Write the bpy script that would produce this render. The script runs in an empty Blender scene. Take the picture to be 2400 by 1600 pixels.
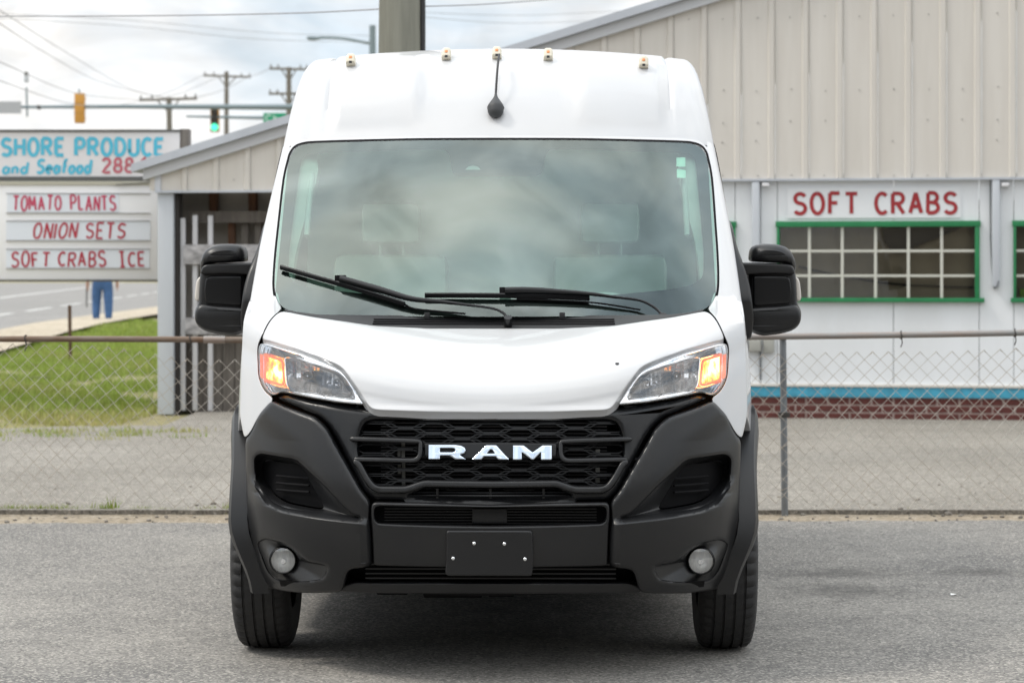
import bpy, bmesh, math, random
import numpy as np
from mathutils import Vector, Matrix
random.seed(7); RNG = np.random.default_rng(7)
rad = math.radians
SC = bpy.context.scene
COL = SC.collection

# ------------------------------------------------------------------ camera
FPX, HZ, CAMZ = 5950.0, 640.0, 1.47          # focal length in photo pixels, horizon row, eye height
cam_d = bpy.data.cameras.new('camera'); cam = bpy.data.objects.new('camera', cam_d); COL.objects.link(cam)
cam.location = (0, 0, CAMZ); cam.rotation_euler = (rad(90), 0, 0)
cam_d.sensor_width = 36.0; cam_d.lens = FPX / 2400 * 36.0
cam_d.shift_y = (HZ - 800) / 2400; cam_d.clip_start = 0.1; cam_d.clip_end = 6000
cam_d.dof.use_dof = True; cam_d.dof.focus_distance = 9.5; cam_d.dof.aperture_fstop = 5.6
SC.camera = cam
SC.render.engine = 'CYCLES'
SC.view_settings.view_transform = 'Standard'; SC.view_settings.look = 'None'
SC.view_settings.gamma = 1.0; SC.view_settings.use_curve_mapping = False
SC.view_settings.exposure = 0.22

# ------------------------------------------------------------------ sky and sun (bright broken overcast)
SUN_DIR = Vector((-0.62, -0.10, 0.80)).normalized()       # from the ground towards the sun
SUN_EL = math.asin(SUN_DIR.z); SUN_AZ = math.atan2(SUN_DIR.x, SUN_DIR.y)
world = bpy.data.worlds.new('World'); SC.world = world; world.use_nodes = True
nt = world.node_tree; nt.nodes.clear()
def WN(t, **kw):
    n = nt.nodes.new(t)
    for k, v in kw.items(): setattr(n, k, v)
    return n
w_out = WN('ShaderNodeOutputWorld')
sky = WN('ShaderNodeTexSky', sky_type='NISHITA', sun_disc=False)
sky.sun_elevation = SUN_EL; sky.sun_rotation = SUN_AZ
sky.air_density = 1.0; sky.dust_density = 2.0
bg_sky = WN('ShaderNodeBackground'); bg_sky.inputs['Strength'].default_value = 0.15
nt.links.new(sky.outputs[0], bg_sky.inputs['Color'])
bg_cl = WN('ShaderNodeBackground')
tc = WN('ShaderNodeTexCoord'); sep = WN('ShaderNodeSeparateXYZ'); nt.links.new(tc.outputs['Generated'], sep.inputs[0])
def WM(op, a, b=None, c=None):
    n = WN('ShaderNodeMath', operation=op)
    for i, v in enumerate((a, b, c)):
        if v is None: continue
        if isinstance(v, (int, float)): n.inputs[i].default_value = v
        else: nt.links.new(v, n.inputs[i])
    return n.outputs[0]
zc = WM('MAXIMUM', sep.outputs['Z'], 0.0)
den = WM('ADD', zc, 0.30)
cx_ = WM('DIVIDE', sep.outputs['X'], den); cy_ = WM('DIVIDE', sep.outputs['Y'], den)
comb = WN('ShaderNodeCombineXYZ'); nt.links.new(cx_, comb.inputs[0]); nt.links.new(cy_, comb.inputs[1]); comb.inputs[2].default_value = 3.1
n1 = WN('ShaderNodeTexNoise'); n1.inputs['Scale'].default_value = 2.2; n1.inputs['Detail'].default_value = 7; n1.inputs['Roughness'].default_value = 0.55
n1.inputs['Distortion'].default_value = 0.6
nt.links.new(comb.outputs[0], n1.inputs['Vector'])
n2 = WN('ShaderNodeTexNoise'); n2.inputs['Scale'].default_value = 0.75; n2.inputs['Detail'].default_value = 4
nt.links.new(comb.outputs[0], n2.inputs['Vector'])
cover = WN('ShaderNodeMapRange'); cover.inputs['From Min'].default_value = 0.30; cover.inputs['From Max'].default_value = 0.50
cover.inputs['To Min'].default_value = 0.6; cover.inputs['To Max'].default_value = 1.0
nt.links.new(n1.outputs[0], cover.inputs['Value'])
shade = WN('ShaderNodeMapRange'); shade.inputs['From Min'].default_value = 0.36; shade.inputs['From Max'].default_value = 0.64
shade.inputs['To Min'].default_value = 0.70; shade.inputs['To Max'].default_value = 1.12
nt.links.new(n1.outputs[0], shade.inputs['Value'])
shade2 = WN('ShaderNodeMapRange'); shade2.inputs['From Min'].default_value = 0.35; shade2.inputs['From Max'].default_value = 0.65
shade2.inputs['To Min'].default_value = 0.8; shade2.inputs['To Max'].default_value = 1.1
nt.links.new(n2.outputs[0], shade2.inputs['Value'])
# an overcast sky is brighter overhead than at the horizon
grad = WM('MULTIPLY_ADD', zc, 1.28, 0.88)
# haze evens the clouds out towards the horizon
hz = WN('ShaderNodeMapRange'); hz.inputs['From Min'].default_value = 0.0; hz.inputs['From Max'].default_value = 0.35; hz.inputs['To Min'].default_value = 0.18; nt.links.new(zc, hz.inputs['Value'])
n3 = WN('ShaderNodeTexNoise'); n3.inputs['Scale'].default_value = 8.5; n3.inputs['Detail'].default_value = 6; n3.inputs['Distortion'].default_value = 0.8; n3.inputs['Roughness'].default_value = 0.5
nt.links.new(comb.outputs[0], n3.inputs['Vector'])
shade3 = WN('ShaderNodeMapRange'); shade3.inputs['From Min'].default_value = 0.32; shade3.inputs['From Max'].default_value = 0.68
shade3.inputs['To Min'].default_value = 0.66; shade3.inputs['To Max'].default_value = 1.30
nt.links.new(n3.outputs[0], shade3.inputs['Value'])
cl = WM('MULTIPLY', WM('MULTIPLY', shade.outputs[0], shade2.outputs[0]), shade3.outputs[0])
cl = WM('ADD', WM('MULTIPLY', WM('SUBTRACT', cl, 0.92), hz.outputs[0]), 0.92)
strg = WM('MULTIPLY', cl, grad)
nt.links.new(strg, bg_cl.inputs['Strength'])
ccol = WN('ShaderNodeMix', data_type='RGBA'); ccol.inputs[6].default_value = (0.80, 0.90, 1.0, 1); ccol.inputs[7].default_value = (1.0, 0.985, 0.96, 1)
cmr = WN('ShaderNodeMapRange'); cmr.inputs['From Min'].default_value = 0.40; cmr.inputs['From Max'].default_value = 0.58; nt.links.new(n1.outputs[0], cmr.inputs['Value'])
nt.links.new(cmr.outputs[0], ccol.inputs[0]); nt.links.new(ccol.outputs[2], bg_cl.inputs['Color'])
mixw = WN('ShaderNodeMixShader')
nt.links.new(cover.outputs[0], mixw.inputs[0]); nt.links.new(bg_sky.outputs[0], mixw.inputs[1]); nt.links.new(bg_cl.outputs[0], mixw.inputs[2])
nt.links.new(mixw.outputs[0], w_out.inputs[0])

sun_d = bpy.data.lights.new('sun', 'SUN'); sun = bpy.data.objects.new('sun', sun_d); COL.objects.link(sun)
sun_d.energy = 1.5; sun_d.angle = rad(12); sun_d.color = (1.0, 0.94, 0.85)
sun.rotation_euler = (-SUN_DIR).to_track_quat('-Z', 'Y').to_euler(); sun.location = (-20, -15, 40)

# ------------------------------------------------------------------ materials
MATS = {}
def mat(name, base, rough=0.6, metal=0.0, var=0.0, scale=6.0, bump=0.0, bscale=60.0, coat=0.0, spec=0.5, emit=None, estr=0.0, stretch=None, var2=None):
    """principled material with object-space noise: var mixes towards var2 (or a darker base)"""
    if name in MATS: return MATS[name]
    m = bpy.data.materials.new(name); m.use_nodes = True; MATS[name] = m
    t = m.node_tree; b = t.nodes['Principled BSDF']
    b.inputs['Base Color'].default_value = (*base, 1); b.inputs['Roughness'].default_value = rough
    b.inputs['Metallic'].default_value = metal; b.inputs['Specular IOR Level'].default_value = spec
    if coat: b.inputs['Coat Weight'].default_value = coat; b.inputs['Coat Roughness'].default_value = 0.04
    if emit: b.inputs['Emission Color'].default_value = (*emit, 1); b.inputs['Emission Strength'].default_value = estr
    vec = None
    if var or bump:
        tcn = t.nodes.new('ShaderNodeTexCoord'); mp = t.nodes.new('ShaderNodeMapping')
        t.links.new(tcn.outputs['Object'], mp.inputs[0]); vec = mp.outputs[0]
        if stretch: mp.inputs['Scale'].default_value = stretch
    if var:
        n = t.nodes.new('ShaderNodeTexNoise'); n.inputs['Scale'].default_value = scale; n.inputs['Detail'].default_value = 6; n.inputs['Roughness'].default_value = 0.62
        t.links.new(vec, n.inputs['Vector'])
        mr = t.nodes.new('ShaderNodeMapRange'); mr.inputs['From Min'].default_value = 0.38; mr.inputs['From Max'].default_value = 0.66
        mr.inputs['To Max'].default_value = var; t.links.new(n.outputs[0], mr.inputs['Value'])
        mx = t.nodes.new('ShaderNodeMix'); mx.data_type = 'RGBA'
        mx.inputs[6].default_value = (*base, 1); mx.inputs[7].default_value = (*(var2 or tuple(c * 0.35 for c in base)), 1)
        t.links.new(mr.outputs[0], mx.inputs[0]); t.links.new(mx.outputs[2], b.inputs['Base Color'])
    if bump:
        n = t.nodes.new('ShaderNodeTexNoise'); n.inputs['Scale'].default_value = bscale; n.inputs['Detail'].default_value = 3
        t.links.new(vec, n.inputs['Vector'])
        bp = t.nodes.new('ShaderNodeBump'); bp.inputs['Strength'].default_value = bump; bp.inputs['Distance'].default_value = 0.01
        t.links.new(n.outputs[0], bp.inputs['Height']); t.links.new(bp.outputs[0], b.inputs['Normal'])
    return m
def glass_mat(name, tint, refl_rough=0.0, ior=1.5, rcol=(1, 1, 1)):
    """thin pane: tinted see-through with the mirror reflection of glass"""
    if name in MATS: return MATS[name]
    m = bpy.data.materials.new(name); m.use_nodes = True; MATS[name] = m
    t = m.node_tree; t.nodes.clear()
    o = t.nodes.new('ShaderNodeOutputMaterial'); tr = t.nodes.new('ShaderNodeBsdfTransparent'); tr.inputs[0].default_value = (*tint, 1)
    g = t.nodes.new('ShaderNodeBsdfGlossy'); g.inputs['Roughness'].default_value = refl_rough; g.inputs['Color'].default_value = (*rcol, 1)
    fr = t.nodes.new('ShaderNodeFresnel'); fr.inputs['IOR'].default_value = ior
    k = t.nodes.new('ShaderNodeMath'); k.operation = 'MULTIPLY'; k.inputs[1].default_value = 3.0; k.use_clamp = True
    mx = t.nodes.new('ShaderNodeMixShader')
    t.links.new(fr.outputs[0], k.inputs[0]); t.links.new(k.outputs[0], mx.inputs[0]); t.links.new(tr.outputs[0], mx.inputs[1]); t.links.new(g.outputs[0], mx.inputs[2])
    t.links.new(mx.outputs[0], o.inputs[0]); return m

WHITE = mat('van_white_paint', (0.575, 0.582, 0.595), 0.30, coat=0.6, var=0.14, scale=2.5, var2=(0.47, 0.46, 0.44))
PLASTIC = mat('moulded_black_plastic', (0.008, 0.0084, 0.0096), 0.34, bump=0.03, bscale=900, spec=0.48, var=0.35, scale=4.0, var2=(0.017, 0.0165, 0.016))
SATIN = mat('satin_black_trim', (0.006, 0.0064, 0.0075), 0.28, spec=0.4)
COWL = mat('grey_cowl_plastic', (0.030, 0.030, 0.032), 0.55, spec=0.3)
VOID = mat('black_interior', (0.006, 0.006, 0.007), 0.8, spec=0.2)
CHROME = mat('chrome', (0.82, 0.83, 0.85), 0.06, 1.0)
REFLECTOR = mat('reflector_metal', (0.82, 0.83, 0.85), 0.18, 0.85, var=0.6, scale=9, stretch=(14, 14, 1.5), var2=(0.32, 0.32, 0.34))
RUBBER = mat('tyre_rubber', (0.018, 0.018, 0.019), 0.7, var=0.4, scale=14, var2=(0.035, 0.033, 0.03), bump=0.15, bscale=200)
STEEL = mat('wheel_steel', (0.35, 0.36, 0.37), 0.4, 0.8)
GREYMETAL = mat('fin_aluminium', (0.05, 0.05, 0.055), 0.5, 0.5)
GLASS = glass_mat('windshield_glass', (0.72, 0.96, 0.85), rcol=(0.91, 1.0, 0.955))
FOGREFL = mat('fog_reflector', (0.90, 0.90, 0.88), 0.30, 0.12, var=0.5, scale=5, stretch=(18, 18, 4), var2=(0.45, 0.45, 0.46))
CLEAR = glass_mat('clear_lens', (0.96, 0.97, 0.98))
SIDEGLASS = glass_mat('side_glass', (0.62, 0.74, 0.68))

# ------------------------------------------------------------------ object helpers
def tag(o, label, cat, group=None, kind=None):
    if label: o['label'] = label
    if cat: o['category'] = cat
    if group: o['group'] = group
    if kind: o['kind'] = kind
    return o
def empty(name, loc=(0, 0, 0), rz=0.0, label=None, cat=None, group=None):
    o = bpy.data.objects.new(name, None); COL.objects.link(o); o.location = loc; o.rotation_euler = (0, 0, rz)
    o.empty_display_size = 0.2
    return tag(o, label, cat, group)
def link(name, me, m, parent=None, loc=None, smooth=None):
    o = bpy.data.objects.new(name, me); COL.objects.link(o)
    if m is not None: me.materials.append(m)
    if parent is not None: o.parent = parent
    if loc is not None: o.location = loc
    if smooth is not None:
        me.polygons.foreach_set('use_smooth', [True] * len(me.polygons)); me.set_sharp_from_angle(angle=rad(smooth))
    return o
def from_bm(name, bm, m, parent=None, smooth=40, recalc=True, loc=None):
    if recalc: bmesh.ops.recalc_face_normals(bm, faces=bm.faces[:])
    me = bpy.data.meshes.new(name); bm.to_mesh(me); bm.free()
    return link(name, me, m, parent, loc, smooth)
def pydata(name, v, f, m, parent=None, smooth=None, loc=None):
    me = bpy.data.meshes.new(name); me.from_pydata([tuple(p) for p in v], [], f); me.update()
    return link(name, me, m, parent, loc, smooth)
def bm_box(bm, a, b, bev=0.0):
    """axis box from corner a to corner b"""
    x0, y0, z0 = a; x1, y1, z1 = b
    vs = [bm.verts.new(p) for p in ((x0,y0,z0),(x1,y0,z0),(x1,y1,z0),(x0,y1,z0),(x0,y0,z1),(x1,y0,z1),(x1,y1,z1),(x0,y1,z1))]
    fs = [bm.faces.new([vs[i] for i in q]) for q in ((0,3,2,1),(4,5,6,7),(0,1,5,4),(1,2,6,5),(2,3,7,6),(3,0,4,7))]
    if bev:
        es = list({e for f in fs for e in f.edges})
        bmesh.ops.bevel(bm, geom=es, offset=bev, segments=2, profile=0.6, affect='EDGES')
def box(name, a, b, m, parent=None, bev=0.0, loc=None):
    bm = bmesh.new(); bm_box(bm, a, b, bev); return from_bm(name, bm, m, parent, 40, loc=loc)
def bm_tube(bm, pts, r, n=8, cap=True):
    """round bar through points; r a number or one per point"""
    pts = [Vector([float(c) for c in p]) for p in pts]; rs = [float(q) for q in r] if hasattr(r, '__len__') else [float(r)] * len(pts)
    rings = []; up0 = None
    for i, p in enumerate(pts):
        t = (pts[min(i + 1, len(pts) - 1)] - pts[max(i - 1, 0)]).normalized()
        if up0 is None: up0 = Vector((0, 0, 1)) if abs(t.z) < 0.9 else Vector((1, 0, 0))
        a = t.cross(up0).normalized(); b = a.cross(t).normalized(); up0 = b
        rings.append([bm.verts.new(p + rs[i] * (math.cos(2 * math.pi * k / n) * a + math.sin(2 * math.pi * k / n) * b)) for k in range(n)])
    for q in range(len(rings) - 1):
        for k in range(n):
            bm.faces.new((rings[q][k], rings[q][(k + 1) % n], rings[q + 1][(k + 1) % n], rings[q + 1][k]))
    if cap:
        bm.faces.new(rings[0][::-1]); bm.faces.new(rings[-1])
def tube(name, pts, r, m, parent=None, n=8, loc=None):
    bm = bmesh.new(); bm_tube(bm, pts, r, n); return from_bm(name, bm, m, parent, 50, loc=loc)
def spline(pts, n=8, closed=False):
    """Catmull-Rom through points (any dimension)"""
    P = [np.array(p, float) for p in pts]; out = []; m = len(P)
    rng = range(m) if closed else range(m - 1)
    for i in rng:
        g = (lambda k: P[k % m]) if closed else (lambda k: P[min(max(k, 0), m - 1)])
        a, b, c, d = g(i - 1), g(i), g(i + 1), g(i + 2)
        for k in range(n):
            t = k / n
            out.append(0.5 * (2 * b + (c - a) * t + (2 * a - 5 * b + 4 * c - d) * t * t + (3 * b - a - 3 * c + d) * t ** 3))
    if not closed: out.append(P[-1])
    return [tuple(o) for o in out]
def resample(poly, step):
    P = np.array(poly + [poly[0]], float); seg = np.linalg.norm(np.diff(P, axis=0), axis=1)
    s = np.concatenate([[0], np.cumsum(seg)]); n = max(8, int(round(s[-1] / step)))
    t = np.linspace(0, s[-1], n, endpoint=False)
    return np.stack([np.interp(t, s, P[:, 0]), np.interp(t, s, P[:, 1])], 1)
def smooth_poly(P, it):
    for _ in range(it): P = 0.5 * P + 0.25 * (np.roll(P, 1, 0) + np.roll(P, -1, 0))
    return P
def area2(P): return float(np.sum(P[:, 0] * np.roll(P[:, 1], -1) - np.roll(P[:, 0], -1) * P[:, 1]))
def offset_poly(P, d):
    """move a counter-clockwise loop inwards by d"""
    t = np.roll(P, -1, 0) - np.roll(P, 1, 0); t /= np.maximum(np.linalg.norm(t, axis=1, keepdims=True), 1e-9)
    return P + d * np.stack([-t[:, 1], t[:, 0]], 1)
def seg_dist(Q, loops):
    """distance from each point of Q to the nearest segment of the loops"""
    best = np.full(len(Q), 1e9)
    for P in loops:
        for a, b in zip(P, np.roll(P, -1, 0)):
            ab = b - a; t = np.clip(((Q - a) @ ab) / max(ab @ ab, 1e-12), 0, 1)
            best = np.minimum(best, np.linalg.norm(Q - (a + t[:, None] * ab), axis=1))
    return best
def sheet(name, outline, pos, m, parent=None, holes=(), r=0.008, lip=(0, 0.03, 0), grid=0.03, smooth=2, step=0.012, sgn=1, ang=35, raw=False):
    """a curved panel: a 2-D outline (with holes) cut by a grid, rolled at its rims and laid on the surface pos(a, b, roll)"""
    loops = []
    for k, L in enumerate([outline] + list(holes)):
        P = smooth_poly(resample([tuple(q) for q in L], step), smooth)
        ccw = area2(P) > 0
        if (k == 0) != ccw: P = P[::-1]
        loops.append(P)                       # outer ccw, holes cw: inward offset is to the left for both
    bm = bmesh.new(); inner_edges = []
    offs = [0.0, 0.25 * r, 0.6 * r, r] if r > 0 else [0.0]
    for P in loops:
        rings = [[bm.verts.new((q[0], 0, q[1])) for q in offset_poly(P, o)] for o in offs]
        n = len(P)
        for a, b in zip(rings[:-1], rings[1:]):
            for i in range(n): bm.faces.new((a[i], a[(i + 1) % n], b[(i + 1) % n], b[i]))
        L = rings[-1]
        for i in range(n):
            e = bm.edges.get((L[i], L[(i + 1) % n])) or bm.edges.new((L[i], L[(i + 1) % n])); inner_edges.append(e)
    bmesh.ops.triangle_fill(bm, use_beauty=False, use_dissolve=False, edges=inner_edges, normal=(0, -1, 0))
    P0 = loops[0]
    for ax, lo, hi in ((0, P0[:, 0].min(), P0[:, 0].max()), (2, P0[:, 1].min(), P0[:, 1].max())):
        g = math.ceil(lo / grid) * grid + 0.0007
        while g < hi:
            co = [0, 0, 0]; co[ax] = g; no = [0, 0, 0]; no[ax] = 1
            bmesh.ops.bisect_plane(bm, geom=bm.verts[:] + bm.edges[:] + bm.faces[:], dist=1e-5, plane_co=co, plane_no=no)
            g += grid
    bm.normal_update()
    for f in bm.faces:
        if f.normal.y > 0: f.normal_flip()
    Q = np.array([(v.co.x, v.co.z) for v in bm.verts])
    t = np.minimum(seg_dist(Q, loops), max(r, 1e-9))
    roll = (r - np.sqrt(np.maximum(r * r - (r - t) ** 2, 0))) if r > 0 else np.zeros(len(Q))
    bl = [e for e in bm.edges if e.is_boundary]
    for v, q, ro in zip(bm.verts, Q, roll): v.co = pos(q[0], q[1], ro)
    if lip is not None:
        ex = bmesh.ops.extrude_edge_only(bm, edges=bl)
        vs = [g for g in ex['geom'] if isinstance(g, bmesh.types.BMVert)]
        lv = Vector(lip)
        for v in vs: v.co += lv
    if sgn < 0:
        for v in bm.verts: v.co.x = -v.co.x
        bmesh.ops.reverse_faces(bm, faces=bm.faces[:])
    if raw: return bm
    return from_bm(name, bm, m, parent, ang, recalc=False)
def loft(name, rows, m, parent=None, closed=False, smooth=40, flip=False, bm=None):
    """quads between equal-length rows of 3-D points"""
    own = bm is None
    if own: bm = bmesh.new()
    R = [[bm.verts.new(p) for p in r] for r in rows]
    for a, b in zip(R[:-1], R[1:]):
        n = len(a)
        for i in range(n if closed else n - 1):
            q = (a[i], a[(i + 1) % n], b[(i + 1) % n], b[i])
            try: bm.faces.new(q[::-1] if flip else q)
            except ValueError: pass
    if own: return from_bm(name, bm, m, parent, smooth, recalc=False)
def solid(name, outline, d0, d1, m, parent=None, r=0.01, plane='xz', holes=(), smooth=1, step=0.01, grid=0.5, dome=0.0, sgn=1, back_r=0.0, ang=40):
    """an outline in x,z given thickness along y from d0 (front, rounded rim) to d1"""
    P = np.array(outline, float); c = P.mean(0); s = np.abs(P - c).max(0) + 1e-6
    def pos(a, b, ro): return (a, d0 + ro + dome * (((a - c[0]) / s[0]) ** 2 + ((b - c[1]) / s[1]) ** 2), b)
    bm = sheet(name, outline, pos, m, None, holes, r, None, grid, smooth, step, 1, raw=True)
    bl = [e for e in bm.edges if e.is_boundary]
    ex = bmesh.ops.extrude_edge_only(bm, edges=bl)
    vs = [g for g in ex['geom'] if isinstance(g, bmesh.types.BMVert)]
    for v in vs: v.co.y = d1
    es = [g for g in ex['geom'] if isinstance(g, bmesh.types.BMEdge) and g.is_boundary]
    bmesh.ops.triangle_fill(bm, use_beauty=True, edges=es)
    if sgn < 0:
        for v in bm.verts: v.co.x = -v.co.x
    return from_bm(name, bm, m, parent, ang, recalc=True)
def clone(o, parent=None):
    c = o.copy(); COL.objects.link(c)
    if parent is not None: c.parent = parent
    return c
def sstep(x, a, b):
    t = min(max((x - a) / (b - a), 0.0), 1.0); return t * t * (3 - 2 * t)
def px(x, y, Y):
    """world point seen at photo pixel x, y at distance Y"""
    return Vector(((x - 1200) * Y / FPX, Y, CAMZ - (y - HZ) * Y / FPX))

# ================================================================== GROUND
def ground_z(Y): return 0.32 * sstep(Y, 27.0, 56.0)
def ground_mat(name, c1, c2, c3, speck=260.0, patch=0.7, cracks=0.0, bump=0.5, dark_patches=()):
    """worn paving: patches c1/c2, aggregate specks c3, optional cracks and elliptical stains (x, y, rx, ry)"""
    m = bpy.data.materials.new(name); m.use_nodes = True; t = m.node_tree; b = t.nodes['Principled BSDF']; b.inputs['Roughness'].default_value = 0.9; b.inputs['Specular IOR Level'].default_value = 0.25
    N = t.nodes.new; Lk = t.links.new
    tc = N('ShaderNodeTexCoord'); v = tc.outputs['Object']
    def noise(sc, det=5, ro=0.6):
        n = N('ShaderNodeTexNoise'); n.inputs['Scale'].default_value = sc; n.inputs['Detail'].default_value = det; n.inputs['Roughness'].default_value = ro; Lk(v, n.inputs['Vector']); return n.outputs[0]
    def ramp(x, lo, hi, a=0.0, bb=1.0):
        r = N('ShaderNodeMapRange'); r.inputs['From Min'].default_value = lo; r.inputs['From Max'].default_value = hi; r.inputs['To Min'].default_value = a; r.inputs['To Max'].default_value = bb; Lk(x, r.inputs['Value']); return r.outputs[0]
    def mix(f, a, bb):
        x = N('ShaderNodeMix'); x.data_type = 'RGBA'; Lk(f, x.inputs[0])
        for i, c in ((6, a), (7, bb)):
            if isinstance(c, tuple): x.inputs[i].default_value = (*c, 1)
            else: Lk(c, x.inputs[i])
        return x.outputs[2]
    col = mix(ramp(noise(patch, 7, 0.65), 0.38, 0.62), c1, c2)
    col = mix(ramp(noise(patch * 9, 4), 0.45, 0.75, 0, 0.45), col, tuple(c * 0.72 for c in c1))
    vo = N('ShaderNodeTexVoronoi'); vo.inputs['Scale'].default_value = speck; Lk(v, vo.inputs['Vector'])
    sp = N('ShaderNodeSeparateColor'); Lk(vo.outputs['Color'], sp.inputs[0])
    col = mix(ramp(sp.outputs[0], 0.55, 1.0, 0, 0.75), col, c3)
    col = mix(ramp(sp.outputs[1], 0.62, 1.0, 0, 0.75), col, tuple(c * 0.42 for c in c1))
    for (sx, sy, rx, ry) in dark_patches:
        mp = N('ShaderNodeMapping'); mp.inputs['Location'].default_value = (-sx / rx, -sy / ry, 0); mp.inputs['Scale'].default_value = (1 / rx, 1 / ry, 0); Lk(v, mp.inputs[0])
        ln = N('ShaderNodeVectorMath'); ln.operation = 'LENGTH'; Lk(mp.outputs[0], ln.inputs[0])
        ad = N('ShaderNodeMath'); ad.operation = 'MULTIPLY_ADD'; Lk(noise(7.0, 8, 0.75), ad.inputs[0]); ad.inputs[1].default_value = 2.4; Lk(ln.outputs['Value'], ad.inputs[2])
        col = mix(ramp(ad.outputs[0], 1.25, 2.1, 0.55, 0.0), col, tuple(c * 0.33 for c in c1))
    if cracks:
        vc = N('ShaderNodeTexVoronoi'); vc.feature = 'DISTANCE_TO_EDGE'; vc.inputs['Scale'].default_value = cracks
        dn = N('ShaderNodeVectorMath'); dn.operation = 'ADD'; nn = N('ShaderNodeTexNoise'); nn.inputs['Scale'].default_value = 2.0; Lk(v, nn.inputs['Vector']); Lk(v, dn.inputs[0]); Lk(nn.outputs['Color'], dn.inputs[1]); Lk(dn.outputs[0], vc.inputs['Vector'])
        col = mix(ramp(vc.outputs['Distance'], 0.0, 0.012, 0.75, 0.0), col, tuple(c * 0.4 for c in c1))
    Lk(col, b.inputs['Base Color'])
    bp = N('ShaderNodeBump'); bp.inputs['Strength'].default_value = bump; bp.inputs['Distance'].default_value = 0.006; Lk(sp.outputs[0], bp.inputs['Height']); Lk(bp.outputs[0], b.inputs['Normal'])
    return m
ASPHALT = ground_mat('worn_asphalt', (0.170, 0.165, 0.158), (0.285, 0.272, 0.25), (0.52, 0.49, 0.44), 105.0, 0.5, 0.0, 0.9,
                     dark_patches=((1.55, 11.75, 0.42, 0.40), (1.62, 12.45, 0.50, 0.30), (2.3, 12.5, 0.35, 0.25), (0.1, 12.2, 0.8, 2.2)))  # stains beside the van, then a long dark patch beneath it
LOT = ground_mat('dusty_concrete_lot', (0.20, 0.185, 0.162), (0.275, 0.256, 0.227), (0.42, 0.39, 0.34), 70.0, 0.4, 0.0, 0.3)
DIRT = ground_mat('dry_dirt', (0.25, 0.205, 0.145), (0.32, 0.27, 0.20), (0.45, 0.40, 0.33), 45.0, 1.6, 0.0, 0.5)
ROADM = ground_mat('road_asphalt', (0.24, 0.235, 0.225), (0.28, 0.27, 0.26), (0.33, 0.32, 0.30), 20.0, 0.15, 0.0, 0.2)
SOIL = ground_mat('lawn_soil', (0.30, 0.255, 0.15), (0.22, 0.215, 0.085), (0.38, 0.33, 0.21), 25.0, 0.45, 0.0, 0.5)
PATHM = ground_mat('pale_path', (0.42, 0.36, 0.27), (0.50, 0.43, 0.33), (0.55, 0.5, 0.42), 20.0, 0.3, 0.0, 0.2)

def strip(name, left, right, Ys, dz, m):
    """ground ribbon between two edge functions of Y"""
    v = []; f = []
    for i, Y in enumerate(Ys):
        v += [(left(Y), Y, ground_z(Y) + dz), (right(Y), Y, ground_z(Y) + dz)]
        if i: f.append((2 * i - 2, 2 * i - 1, 2 * i + 1, 2 * i))
    o = pydata(name, v, f, m); o['kind'] = 'structure'; return o
FARY = [-60, 0, 15, 20, 24] + list(range(26, 60, 2)) + [70, 90, 130, 200, 400, 900, 3000]
base = strip('ground', lambda Y: -2500, lambda Y: 2500, FARY, -0.012, SOIL)
jag = lambda Y, X, k: 0.02 * math.sin(X * 9.1 + k) + 0.014 * math.sin(X * 23.7 + 2 * k) + 0.01 * math.sin(X * 51.3 + k)
def slab(name, X, y_near, y_far, z, m, thick=0.0):
    """flat paving with an uneven near and far edge"""
    v = []; f = []
    for i, x in enumerate(X):
        v += [(x, y_near(x), z), (x, y_far(x), z)]
        if i: f.append((2 * i - 2, 2 * i, 2 * i + 1, 2 * i - 1))
    n = len(v)
    if thick:
        for i, x in enumerate(X): v.append((x, y_near(x) + 0.004, z - thick))
        for i in range(1, len(X)): f.append((2 * i - 2, n + i - 1, n + i, 2 * i))
    o = pydata(name, v, f, m); o['kind'] = 'structure'; return o
XX = list(np.linspace(-60, -5, 12)) + list(np.linspace(-4.9, 5.9, 280)) + list(np.linspace(6, 60, 12))
slab('parking_lot', XX, lambda x: -40, lambda x: 15.02 + 0.10 * x * 0.3 + jag(0, x, 1), 0.0, ASPHALT)
slab('dirt_strip', XX, lambda x: 14.80, lambda x: 15.9, -0.004, DIRT)
slab('back_lot', XX, lambda x: 15.52 + 0.4 * jag(0, x, 3), lambda x: (23.6 + 1.6 * jag(0, x, 2) + 0.5 * math.sin(x * 1.3) if x < -3.3 else 27.4), 0.024, LOT, 0.035)
# road that runs past on the far side of the lawn
def road_r(Y): return -10.0 - 0.04 * (Y - 50)
RY = [-20, 0, 20, 40] + list(range(48, 150, 6)) + [165, 180, 200, 220, 240, 270, 300]
strip('road', lambda Y: -32.0 - 0.2 * (Y - 100) if Y > 20 else -16.0, road_r, RY, 0.012, ROADM)
strip('roadside_path', lambda Y: road_r(Y), lambda Y: road_r(Y) + 1.5, RY, 0.10, PATHM)
strip('far_verge', lambda Y: -75 - 0.2 * (Y - 100), lambda Y: -32.0 - 0.2 * (Y - 100) if Y > 20 else -16.0, RY, 0.02, PATHM)
LINE = mat('road_paint', (0.62, 0.62, 0.60), 0.7, var=0.4, scale=3, var2=(0.35, 0.35, 0.34))
strip('edge_line', lambda Y: -23.6 - 0.122 * (Y - 116), lambda Y: -23.3 - 0.122 * (Y - 116), RY, 0.017, LINE)
for k in range(14):
    y0 = 64 + k * 12.0
    strip('lane_dash', lambda Y: -14.9 - 0.089 * (Y - 79), lambda Y: -14.7 - 0.089 * (Y - 79), [y0, y0 + 4, y0 + 8.0], 0.017, LINE)

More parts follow.
